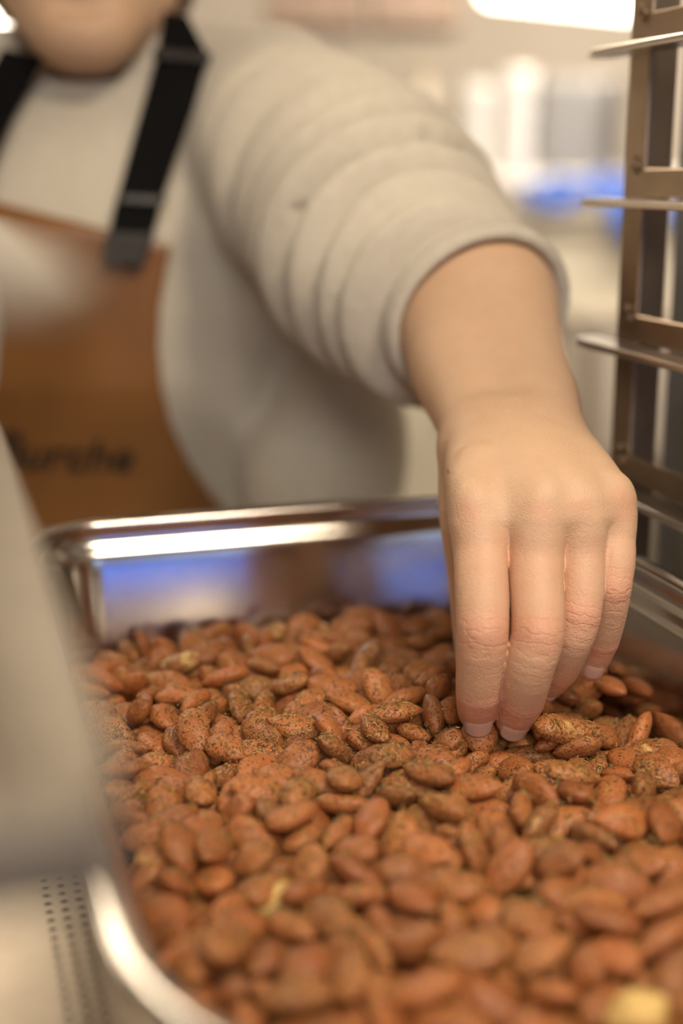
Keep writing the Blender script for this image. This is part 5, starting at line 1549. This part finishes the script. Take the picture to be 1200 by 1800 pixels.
    (0,345,-386,46,45,-981,-182,48), (1,-1017,-682,49,94,994,-52,-15), (3,-16,-830,43,4,959,283,-12), (0,348,-530,57,55,-965,-216,-139),
    (3,639,-604,86,787,-297,-252,-478), (3,-99,-1018,43,333,13,5,-943), (5,536,-1200,67,18,-86,871,484), (1,930,-1166,47,171,-15,-3,-985),
    (2,-573,-1315,42,6,-870,493,10), (5,-285,-1294,45,890,4,8,-455), (2,-182,-1171,46,63,-350,-934,-24), (4,251,-1156,47,4,-510,-860,-2),
    (1,447,-1458,120,894,23,-26,-446), (5,808,-1338,45,777,-18,23,628), (4,1102,-1162,67,228,-139,-958,-107), (2,1129,-770,244,311,-328,169,876),
    (1,1205,-1045,214,97,-566,-799,178), (3,746,-1328,245,107,176,-143,-968), (5,995,-1356,261,887,-36,22,459), (1,-540,-1782,46,956,-3,9,292),
    (1,-326,-1672,46,44,-334,941,16), (2,-120,-1620,42,1,992,124,-10), (1,209,-1759,46,10,110,994,-1), (2,629,-1559,59,243,-718,-652,27),
    (5,796,-1603,78,154,-946,-154,-242), (2,1155,-1711,54,860,-171,115,466), (5,-356,-2062,49,46,258,956,131), (4,-145,-1906,109,112,963,-177,-169),
    (3,385,-1937,60,402,-264,-458,747), (2,762,-2006,42,998,-1,10,59), (1,929,-2082,46,40,10,0,-999), (1,-810,-1549,59,63,-202,-916,342),
    (3,-326,-2300,43,662,-7,6,750), (1,-16,-2093,46,885,5,9,-466), (4,167,-2113,47,998,-38,14,-55), (0,760,-2111,88,570,246,-375,689),
    (4,772,-2353,46,5,-886,463,10), (2,-870,-1841,42,5,-894,449,10), (1,-439,-1885,59,556,-205,210,-777), (4,-458,-2344,50,188,812,548,67),
    (0,1246,-399,237,973,30,97,-206), (2,-407,1901,48,645,137,-139,-739), (0,-322,1766,44,3,954,299,-9), (3,129,2014,47,207,848,480,84),
    (4,400,1987,45,52,-264,963,14), (5,572,1969,45,749,25,28,-662), (1,854,1952,47,20,-108,993,43), (0,-897,2070,51,966,212,4,147),
    (4,-317,1523,62,114,-149,-478,858), (1,54,1676,53,172,-973,121,93), (2,260,1565,42,964,3,9,-267), (0,759,1445,90,227,878,51,419),
    (0,1023,1550,49,121,-320,922,-179), (2,-810,1725,49,208,-893,400,9), (0,62,1231,49,43,-315,-933,170), (3,159,1399,43,8,-538,843,5),
    (0,503,1268,44,342,-9,3,940), (1,803,1230,51,186,981,-53,-25), (0,-618,1479,44,915,-19,44,400), (4,329,1041,46,17,-710,704,17),
    (4,470,1115,46,36,183,983,-7), (5,815,986,70,755,482,252,366), (1,-622,1308,47,2,-10,23,1000), (5,-403,1214,45,19,-857,514,40),
    (3,1022,1186,253,46,326,935,-136), (4,-1128,1469,171,514,77,-246,818), (2,1178,1100,218,470,23,95,877), (3,-1201,1085,197,13,714,645,273),
    (4,749,1006,202,122,563,107,-810), (3,776,825,214,55,-175,982,-53), (1,1047,942,298,84,264,-848,-452), (3,702,-2385,132,765,609,-199,-62),
    (2,786,-2311,217,1,-729,684,23), (4,-902,-2028,165,489,135,751,-422), (1,-496,-2036,278,731,-462,398,306), (3,-432,-2111,212,922,-351,-154,46),
    (0,25,-1826,271,306,-107,-71,943), (4,374,-1918,282,82,672,731,-82), (5,-776,-2071,206,889,-345,-254,159), (3,-498,-2247,243,861,-234,-274,-359),
    (3,-307,-2228,240,393,-101,-169,-898), (1,30,-2235,255,717,-359,355,480), (3,351,-2129,236,592,-335,637,-363), (5,954,1501,230,181,-4,7,984),
    (3,1224,1752,227,358,-59,-111,925), (5,569,743,50,35,455,-872,-176), (0,945,586,47,11,980,-191,55), (0,-707,1043,45,1,-995,-100,-12),
    (5,-443,998,45,717,-30,31,695), (0,-223,935,44,18,924,380,-44), (2,104,851,61,317,625,713,33), (4,1006,739,49,26,906,-419,55),
    (2,-1076,735,42,10,-277,961,3), (5,-898,806,45,24,-839,543,37), (3,-483,583,43,4,-912,409,9), (4,-304,549,49,26,-966,254,-41),
    (4,-176,594,50,389,-148,-184,890), (2,389,768,42,232,-13,3,973), (3,-870,411,45,93,51,994,-5), (0,-503,303,56,126,-193,945,230),
    (1,-375,391,46,24,-854,518,40), (1,129,423,46,966,12,46,-256), (2,476,422,42,48,34,998,-2), (2,1015,446,42,976,-4,17,218),
    (0,-1017,346,61,884,195,-84,417), (5,-594,78,45,20,891,452,-39), (4,-296,117,50,147,770,-594,-184), (0,60,296,44,214,-47,10,976),
    (1,249,58,46,2,977,211,-9), (5,881,346,63,108,99,918,369), (3,1052,-940,267,206,40,-50,976), (2,1324,-1161,255,933,-58,38,352),
    (3,614,-1253,250,100,-348,-291,885), (5,788,-1465,255,252,-866,-399,166), (4,1166,-1456,253,253,-96,492,-827), (3,387,-1559,256,380,-918,-106,-38),
    (5,582,-1569,288,860,369,223,273), (5,892,-1683,209,215,-542,793,176), (4,1264,-1541,202,88,46,-475,875), (4,-992,-1736,203,42,122,-46,991),
    (4,-1165,-1668,240,74,-986,23,-145), (0,498,-1865,278,357,356,856,-113), (5,809,-1946,249,250,485,-834,79), (2,1128,-2129,191,521,4,291,802),
    (3,-1083,-1892,207,437,792,375,203), (4,-886,-1682,278,177,-966,178,-59), (4,1289,-527,259,281,144,-820,478), (0,1025,-688,241,843,197,424,266),
    (0,1224,-623,260,132,-227,-959,109), (4,-900,-30,57,934,-347,81,-15), (1,-719,-104,49,48,-458,-888,-25), (0,-242,-285,44,661,-36,32,749),
    (0,81,-82,48,136,-709,690,-52), (5,370,-74,50,964,-197,50,-172), (5,541,-219,45,959,12,42,-281), (1,748,257,48,997,71,17,17),
    (2,1080,-255,42,10,256,967,-3), (3,-568,-520,46,18,934,-354,49), (4,-339,-358,115,561,146,-335,-742), (5,153,-414,45,37,-540,840,24),
    (5,321,-241,45,280,9,3,-960), (5,501,-480,45,29,-757,651,33), (0,917,-490,69,310,-314,-504,743), (4,1074,-551,50,209,-907,-352,95),
    (4,-186,-866,45,31,822,567,-45), (2,-50,-526,53,213,-869,-445,33), (5,327,-801,45,844,-18,28,535), (2,458,-670,42,876,29,53,-479),
    (5,834,-813,45,970,-11,43,239), (4,-1084,-359,46,6,-832,554,9), (1,-786,-370,46,45,287,957,-14), (3,471,-985,67,33,426,-836,344),
    (5,639,-877,51,76,545,-809,-205), (5,927,-971,52,59,856,-491,-154), (1,-790,-749,51,137,-722,-655,177), (3,463,-2092,60,790,458,217,345),
    (3,280,-2229,47,412,-61,191,-889), (2,783,1248,242,313,-711,618,-122), (1,1238,1338,248,910,30,384,-151), (5,-1228,1581,189,784,-80,471,-397),
    (2,113,-2264,42,582,-26,19,813), (4,-194,-2383,92,564,-165,-624,-515), (0,-525,-2126,44,33,-659,751,29), (0,-918,-2138,46,25,963,250,-96),
]
# ------------------------------------------------------------------ almonds
VAR = [(.0225, .0142, .0088), (.0240, .0140, .0092), (.0215, .0148, .0084), (.0235, .0130, .0086), (.0205, .0134, .0092), (.0250, .0150, .0090)]
AR = np.random.default_rng(5)


def almond_mesh(L, W, T, seed, nu=30, nv=22, rough=1.7, smooth=True):
    r = np.random.default_rng(seed)
    ph = r.uniform(0, 6.28, 12)
    bm = bmesh.new(); rings = []
    xs = -np.cos(np.linspace(0, math.pi, nu + 1))
    for x in xs[1:-1]:
        f = (1 - abs(x) ** 2.2) ** .56 * (1 - .10 * x) if x < 0 else (1 - x ** 1.9) ** .80
        ring = []
        for k in range(nv):
            a = 2 * math.pi * k / nv
            rid = .5 * math.sin(9 * a + ph[0] + .8 * math.sin(2.1 * x + ph[1])) + .35 * math.sin(14 * a + ph[2] + 1.2 * x) + .4 * math.sin(4 * a + 3 * x + ph[3])
            dent = .5 * math.sin(3.1 * x + 2 * a + ph[4]) + .5 * math.sin(5.3 * x - a + ph[5])
            g = 1 + rough * (.020 * rid + .038 * dent) * (1 - abs(x) ** 3)
            ca, sa = math.cos(a), math.sin(a)
            se = abs(sa) ** .9 * (1 if sa > 0 else -1)
            bend = .05 * T * math.sin(1.5 * x + ph[6])
            ring.append(bm.verts.new((x * L / 2, ca * W / 2 * f * g + .03 * W * math.sin(1.7 * x + ph[7]), se * T / 2 * f * g + bend)))
        rings.append(ring)
    p0 = bm.verts.new((-L / 2 * 1.0, 0, 0)); p1 = bm.verts.new((L / 2 * 1.035, .03 * W * math.sin(1.7 + ph[7]), 0))
    for a, b in zip(rings, rings[1:]):
        for k in range(nv):
            bm.faces.new((a[k], a[(k + 1) % nv], b[(k + 1) % nv], b[k]))
    for k in range(nv):
        bm.faces.new((p0, rings[0][(k + 1) % nv], rings[0][k]))
        bm.faces.new((p1, rings[-1][k], rings[-1][(k + 1) % nv]))
    bmesh.ops.recalc_face_normals(bm, faces=bm.faces)
    me = mesh_of(bm, 'almond')
    if smooth: me.polygons.foreach_set('use_smooth', [True] * len(me.polygons))
    return me


def almond_material(name, loose):
    """roasted skin: red-brown, ridged, dusted and flecked; tone and amount of dusting from the object's colour (or, in the heap, from its points)"""
    m, nt, b = new_mat(name)
    L = nt.links.new

    def math_(op, a, c=None, clamp=False):
        n = nt.nodes.new('ShaderNodeMath'); n.operation = op; n.use_clamp = clamp
        for i, v in enumerate((a, c)):
            if v is None: continue
            if hasattr(v, 'is_linked'): L(v, n.inputs[i])
            else: n.inputs[i].default_value = v
        return n.outputs[0]

    def mix(f, a, c):
        n = nt.nodes.new('ShaderNodeMix'); n.data_type = 'RGBA'
        for i, v in ((0, f), (6, a), (7, c)):
            if hasattr(v, 'is_linked'): L(v, n.inputs[i])
            else: n.inputs[i].default_value = v
        return n.outputs[2]
    tc = nd(nt, 'ShaderNodeTexCoord')
    if loose:
        at = nd(nt, 'ShaderNodeAttribute', attribute_name='tone')
        col = at.outputs['Color']
        vec = nd(nt, 'ShaderNodeAttribute', attribute_name='own').outputs['Vector']
    else:
        oi = nd(nt, 'ShaderNodeObjectInfo')
        col = oi.outputs['Color']
        va = nt.nodes.new('ShaderNodeVectorMath'); va.operation = 'ADD'
        vm = nt.nodes.new('ShaderNodeVectorMath'); vm.operation = 'SCALE'
        vm.inputs[3].default_value = 3.0
        L(oi.outputs['Location'], vm.inputs[0])
        L(tc.outputs['Object'], va.inputs[0]); L(vm.outputs[0], va.inputs[1])
        vec = va.outputs[0]
    sep = nd(nt, 'ShaderNodeSeparateColor'); L(col, sep.inputs[0])
    tone, crust, pale = sep.outputs[0], sep.outputs[1], sep.outputs[2]

    def noise(scale, detail=3.0, rough=.6):
        n = nd(nt, 'ShaderNodeTexNoise', Scale=scale, Detail=detail, Roughness=rough); L(vec, n.inputs['Vector']); return n.outputs[0]
    skin_ = mix(tone, (0.15, 0.040, 0.011, 1), (0.52, 0.165, 0.046, 1))
    skin_ = mix(math_('MULTIPLY', noise(170), .55, True), skin_, (0.38, 0.11, 0.030, 1))
    # dry spice dust in patches
    d = math_('MULTIPLY', math_('SUBTRACT', noise(260, 5.0, .7), .40), 4.0, True)
    skin_ = mix(math_('MULTIPLY', math_('MULTIPLY', d, crust), .55, True), skin_, (0.55, 0.27, 0.088, 1))
    # dark specks and straw-coloured flecks of dried herb
    s1 = math_('MULTIPLY', math_('SUBTRACT', noise(900, 2.0), math_('SUBTRACT', .605, math_('MULTIPLY', crust, .07))), 14.0, True)
    skin_ = mix(math_('MULTIPLY', s1, .80), skin_, (0.045, 0.026, 0.010, 1))
    s2 = math_('MULTIPLY', math_('SUBTRACT', noise(1250, 1.0), math_('SUBTRACT', .650, math_('MULTIPLY', crust, .06))), 16.0, True)
    skin_ = mix(math_('MULTIPLY', s2, .85), skin_, (0.56, 0.38, 0.10, 1))
    # places where the brown skin has come off
    p = math_('MULTIPLY', math_('SUBTRACT', noise(95, 2.0), math_('SUBTRACT', .80, math_('MULTIPLY', pale, .40))), 9.0, True)
    skin_ = mix(p, skin_, (0.72, 0.47, 0.16, 1))
    L(skin_, b.inputs['Base Color'])
    b.inputs['Roughness'].default_value = .44
    b.inputs['Specular IOR Level'].default_value = .5
    h = math_('ADD', math_('MULTIPLY', noise(420, 4.0), .9), math_('ADD', math_('MULTIPLY', s2, .6), math_('MULTIPLY', s1, .35)))
    bp = nd(nt, 'ShaderNodeBump', Strength=.9, Distance=.0009)
    L(h, bp.inputs['Height']); L(bp.outputs[0], b.inputs['Normal'])
    return m


HERO = [almond_mesh(*v, 10 + i, 34, 30) for i, v in enumerate(VAR)] + [almond_mesh(*v, 60 + i, 34, 30, 2.4) for i, v in enumerate(VAR)]
LOW = [almond_mesh(*v, 10 + i, 14, 12) for i, v in enumerate(VAR)]
raw = np.array(ALMONDS)
AV = raw[:, 0].astype(int)
AP = raw[:, 1:4] / 1e4
AQ = raw[:, 4:8] / 1000.0
NA = len(raw)
ROTP = Matrix.Rotation(YAW, 4, 'Z')


def almond_xy(i):
    return .050 + (AP[i, 0] - .050) * 1.12, .035 + (AP[i, 1] - .035) * 1.12


def almond_matrix(i):
    x, y = NUT_XY[i]
    p = L2W(x, y, FLOORZ + AP[i, 2] * 1.12)
    return Matrix.Translation(p) @ ROTP @ Matrix.LocRotScale(Vector((0, 0, 0)), __import__('mathutils').Quaternion(AQ[i]), Vector((1.15, 1.10, 1.08)))


def wall_gap(x, y, z):
    """how far points (pan axes, z from the floor) stand outside the pan's inner wall, and the way out"""
    zr = z + FLOORZ - RIMZ
    ins = .0187 + .19 * np.maximum(-.0223 - zr, 0)
    s = np.clip((.016 - z) / .016, 0, 1)
    ins = ins + .016 * (1 - np.sqrt(np.maximum(1 - s * s, 0)))
    yy = y + .0225
    r = np.maximum(np.where(yy > 0, .058, .112) - ins, .004)
    ax, ay = np.abs(x) - (.1655 - ins - r), np.abs(yy) - (.2875 - ins - r)
    d = np.hypot(np.maximum(ax, 0), np.maximum(ay, 0)) + np.minimum(np.maximum(ax, ay), 0) - r
    gx, gy = np.maximum(ax, 0) * np.sign(x), np.maximum(ay, 0) * np.sign(yy)
    n = np.hypot(gx, gy) + 1e-9
    return d, gx / n, gy / n


def settle():
    """nuts that would touch the wall are moved in until they clear it; those wholly outside are dropped"""
    from mathutils import Quaternion
    base = []
    for me in LOW:
        c = np.empty(len(me.vertices) * 3); me.vertices.foreach_get('co', c); base.append(c.reshape(-1, 3) * [1.15, 1.10, 1.08])
    xy = np.array([almond_xy(i) for i in range(NA)]); keep = np.ones(NA, bool)
    for i in range(NA):
        R = np.array(Quaternion(AQ[i]).normalized().to_matrix())
        v = base[AV[i]] @ R.T
        for k in range(6):
            d, gx, gy = wall_gap(v[:, 0] + xy[i, 0], v[:, 1] + xy[i, 1], v[:, 2] + AP[i, 2] * 1.12)
            j = int(np.argmax(d))
            if k == 0 and d[j] > .014:
                keep[i] = False; break
            if d[j] <= 0: break
            xy[i] -= (d[j] + .0002) * np.array([gx[j], gy[j]])
    return xy, keep


NUT_XY, NUT_IN = settle()


def in_pan(i):
    return bool(NUT_IN[i])


def to_pixel(p):
    x, y, z = p[0], p[1], p[2] - CAMZ
    t = y * CP - z * SP
    v = y * SP + z * CP
    return 600 + x / t * FPX, 900 - v / t * FPX, t


M_ALM = almond_material('almond_skin', False)
M_ALM_HEAP = almond_material('almond_skin_heap', True)
M_KERNEL = plain('bare_kernel', (0.74, 0.50, 0.17), .55, noise=.18, scale=400, bump=.5, bscale=700)
TONE = AR.beta(2.2, 2.0, NA)
CRUST = AR.beta(1.4, 1.5, NA)
PALE = np.where(AR.random(NA) < .03, AR.uniform(.50, .75, NA), AR.uniform(0, .18, NA))

N_OWN = 292
ORD = 'first second third fourth fifth sixth seventh eighth ninth tenth eleventh twelfth thirteenth fourteenth fifteenth sixteenth seventeenth eighteenth nineteenth twentieth'.split()
ROWS = [(1120, 'strip along far wall'), (1180, 'strip by little finger'), (1245, 'strip behind the fingertips'), (1300, 'strip under the fingertips'),
        (1360, 'strip before the fingertips'), (1430, 'sharp middle strip'), (1520, 'softer middle strip'), (1630, 'blurred front strip'), (9999, 'most blurred front strip')]
COLS = [(330, 'far-left'), (510, 'left'), (690, 'mid-left'), (860, 'mid-right'), (1030, 'right'), (9999, 'far-right')]


def look(i, M):
    t = 'dark' if TONE[i] < .36 else 'red-brown' if TONE[i] < .66 else 'orange'
    c = 'dusted' if CRUST[i] > .55 else 'bare'
    if PALE[i] > .4: c = 'pale-patched'
    ax = abs((M.to_3x3() @ Vector((1, 0, 0))).z); n = abs((M.to_3x3() @ Vector((0, 0, 1))).z)
    p = 'on end' if ax > .62 else 'on its edge' if n < .5 else 'lying flat'
    return f'{t} {c} almond {p}'


def own_almonds():
    cells, mats = {}, {}
    for i in range(N_OWN):
        if not in_pan(i): continue
        M = almond_matrix(i); mats[i] = M
        x, y, t = to_pixel(M.translation)
        r = next(k for k, v in enumerate(ROWS) if y < v[0]); c = next(k for k, v in enumerate(COLS) if x < v[0])
        cells.setdefault((r, c), []).append((x, i))
    spare = {}
    for (r, c), li in cells.items():
        li.sort()
        for k, (x, i) in enumerate(li):
            kind = AV[i] + (6 if TONE[i] < .4 and CRUST[i] < .6 else 0)
            o = bpy.data.objects.new('almond', HERO[kind]); COL.objects.link(o)
            o.matrix_world = mats[i]
            o.color = (TONE[i], CRUST[i], PALE[i], 1)
            where = f'{ORD[k]} from left in {COLS[c][1]} {ROWS[r][1]}' if len(li) > 1 else f'alone in {COLS[c][1]} {ROWS[r][1]}'
            tag(o, f'{look(i, mats[i])}, {where}', 'almond', 'roasted almonds in the steel pan')


for me in HERO:
    me.materials.append(M_ALM)
own_almonds()


# the many that lie deeper or farther, as one heap
def heap():
    vs, fs, own, tn = [], [], [], []
    off = 0
    loops = []
    for v in range(6):
        me = LOW[v]
        co = np.empty(len(me.vertices) * 3); me.vertices.foreach_get('co', co)
        loops.append((co.reshape(-1, 3), [tuple(p.vertices) for p in me.polygons]))
    for i in range(N_OWN, NA):
        if not in_pan(i): continue
        co, fa = loops[AV[i]]
        M = np.array(almond_matrix(i))
        vs.append(co @ M[:3, :3].T + M[:3, 3]); own.append(co + AP[i] * 3 + .37 * (i % 17))
        tn.append(np.tile((TONE[i], CRUST[i], PALE[i], 1), (len(co), 1)))
        fs += [tuple(k + off for k in f) for f in fa]; off += len(co)
    me = bpy.data.meshes.new('heap')
    me.from_pydata([tuple(p) for p in np.concatenate(vs)], [], fs); me.update()
    a = me.attributes.new('own', 'FLOAT_VECTOR', 'POINT'); a.data.foreach_set('vector', np.concatenate(own).astype(np.float32).ravel())
    a = me.attributes.new('tone', 'FLOAT_COLOR', 'POINT'); a.data.foreach_set('color', np.concatenate(tn).astype(np.float32).ravel())
    o = link('almond_heap', me, M_ALM_HEAP)
    tag(o, 'deeper and farther roasted almonds that fill the steel pan', 'almonds', None, 'stuff')


heap()


def place(o, px, py, t, ax_px, roll, up=0.0):
    """o's long axis along an image direction, lying at a pixel and depth"""
    c = Vector(P(px, py, t)); e = Vector(P(px + ax_px[0], py + ax_px[1], t + ax_px[2])) - c
    x = e.normalized(); z = Vector((0, 0, 1)); z = (z - x * z.dot(x)).normalized(); y = z.cross(x)
    R = Matrix((x, y, z)).transposed() @ Matrix.Rotation(roll, 3, 'X')
    o.matrix_world = Matrix.Translation(c + Vector((0, 0, up))) @ R.to_4x4()


def special(me, lab, tone, cat='almond', mat=None):
    o = bpy.data.objects.new('almond', me); COL.objects.link(o); o.color = (*tone, 1)
    return tag(o, lab, cat, 'roasted almonds in the steel pan')


o = special(almond_mesh(.0200, .0175, .0105, 31, 34, 30), 'round reddish almond pinched upright beneath the index fingertip', (.62, .35, .05))
o.data.materials.append(M_ALM); place(o, 842, 1296, .668, (6, 30, -.004), .2)
# a shrivelled double nut with a pale patch
bm = bmesh.new()
for L_, W_, T_, sd_, ox, oy, rz in ((.026, .0165, .0115, 41, -.0085, 0, .12), (.027, .0135, .0105, 43, .0085, .001, -.16)):
    m_ = almond_mesh(L_, W_, T_, sd_, 34, 30, 2.0); n0 = len(bm.verts); bm.from_mesh(m_); bm.verts.ensure_lookup_table()
    R_ = Matrix.Translation((ox, oy, 0)) @ Matrix.Rotation(rz, 4, 'Z')
    for v_ in bm.verts[n0:]: v_.co = R_ @ v_.co
m_ = mesh_of(bm, 'double'); m_.polygons.foreach_set('use_smooth', [True] * len(m_.polygons))
o = special(m_, 'long shrivelled almond with a pale patch, lying beside the middle fingertip', (.55, .85, .55))
o.data.materials.append(M_ALM); place(o, 1004, 1284, .664, (30, 4, .004), .3)
o = special(almond_mesh(.0245, .0185, .0105, 51, 34, 30), 'broad herb-crusted almond tilted towards the viewer, just before the index fingertip', (.80, .98, .12))
o.data.materials.append(M_ALM); place(o, 762, 1347, .648, (30, -12, .002), .55, .003)
o = special(almond_mesh(.0235, .0180, .0100, 52, 34, 30), 'broad orange almond lying left of the herb-crusted one before the fingers', (.85, .60, .12))
o.data.materials.append(M_ALM); place(o, 676, 1370, .640, (30, -8, .002), .35, .002)
o = special(almond_mesh(.0265, .0160, .0100, 53, 34, 30), 'big smooth red almond in the sharp strip near the pan rim', (.58, .45, .03))
o.data.materials.append(M_ALM); place(o, 421, 1309, .668, (30, -2, .001), .45, .003)
o = special(almond_mesh(.0275, .0150, .0105, 54, 34, 30), 'ridged dark red almond pointing at the viewer between sharp neighbours', (.40, .30, .02))
o.data.materials.append(M_ALM); place(o, 640, 1313, .664, (30, 16, -.006), .5, .002)

for px, py, t, s_, lab in ((488, 1594, .523, .0105, 'pale yellow broken almond piece, blurred, in the near left'), (1166, 1488, .573, .0085, 'pale yellow broken almond piece near the right edge'),
                           (189, 1222, .742, .0075, 'small pale yellow nut chip beside the far left rim'), (966, 1521, .555, .0070, 'small yellow nut chip among blurred almonds, right of the middle'),
                           (1120, 1796, .440, .0110, 'pale yellow broken piece at the bottom edge'), (958, 1602, .520, .0062, 'smallest yellow nut chip, in the blurred front')):
    m_ = almond_mesh(s_ * 2, s_ * 1.55, s_ * 1.1, int(px), 20, 16, 1.5)
    o = bpy.data.objects.new('almond_piece', m_); COL.objects.link(o); m_.materials.append(M_KERNEL)
    place(o, px, py, t, (30, -14, .0), .5, .002)
    tag(o, lab, 'nut piece', 'bare kernel pieces')


# dried herb flakes strewn over the top of the nuts
def flakes():
    r = np.random.default_rng(77)
    bpy.context.view_layer.update()
    dg = bpy.context.evaluated_depsgraph_get()
    V, F = [], []
    for _ in range(16000):
        x, y = r.uniform(-.137, .137), r.uniform(-.28, .25)
        if r.random() > .35 + .65 * (abs(y - .0) < .13): continue
        p = L2W(x, y, RIMZ - .02)
        ok, loc, n, fi, ob, mx = S.ray_cast(dg, p, (0, 0, -1), distance=.09)
        if not ok or not ob.name.startswith('almond') or n.z < .25: continue
        if r.random() > .15 + .85 * (ob.color[1] if ob.name != 'almond_heap' else .5): continue
        k = 1 + int(r.integers(0, 3))
        for _q in range(k):
            q = loc + Vector(r.normal(0, .0018, 3)); q = q - n * (q - loc).dot(n)
            ln, wd = r.uniform(.0008, .0030), r.uniform(.00022, .0005)
            a = n.orthogonal().normalized(); b = n.cross(a); th = r.uniform(0, 6.28)
            u = (a * math.cos(th) + b * math.sin(th)); w_ = n.cross(u)
            u = (u + n * r.uniform(-.15, .25)).normalized()
            c = q + n * .00035
            o0 = len(V)
            for s1, s2 in ((-1, -1), (1, -1), (1, 1), (-1, 1)):
                V.append(c + u * (s1 * ln / 2) + w_ * (s2 * wd / 2) - n * .00008)
            for s1, s2 in ((-1, -1), (1, -1), (1, 1), (-1, 1)):
                V.append(c + u * (s1 * ln / 2 * .9) + w_ * (s2 * wd / 2 * .7) + n * .00016)
            F += [(o0 + 4, o0 + 5, o0 + 6, o0 + 7), (o0, o0 + 1, o0 + 5, o0 + 4), (o0 + 1, o0 + 2, o0 + 6, o0 + 5), (o0 + 2, o0 + 3, o0 + 7, o0 + 6), (o0 + 3, o0, o0 + 4, o0 + 7)]
    me = bpy.data.meshes.new('flakes'); me.from_pydata(V, [], F); me.update()
    m, nt, b = new_mat('dried_herb')
    g = nd(nt, 'ShaderNodeNewGeometry'); rp = nd(nt, 'ShaderNodeValToRGB'); rp.color_ramp.interpolation = 'CONSTANT'
    e = rp.color_ramp.elements
    e[0].color, e[1].color = (0.075, 0.045, 0.015, 1), (0.34, 0.20, 0.05, 1); e[0].position, e[1].position = 0, .42
    for ps, cc in ((.68, (0.52, 0.36, 0.11, 1)), (.86, (0.20, 0.15, 0.035, 1))):
        x = e.new(ps); x.color = cc
    nt.links.new(g.outputs['Random Per Island'], rp.inputs[0]); nt.links.new(rp.outputs[0], b.inputs['Base Color'])
    b.inputs['Roughness'].default_value = .7
    tag(link('herb_flakes', me, m, None, False), 'straw and brown flakes of dried herb strewn over the almonds', 'herbs', None, 'stuff')


flakes()
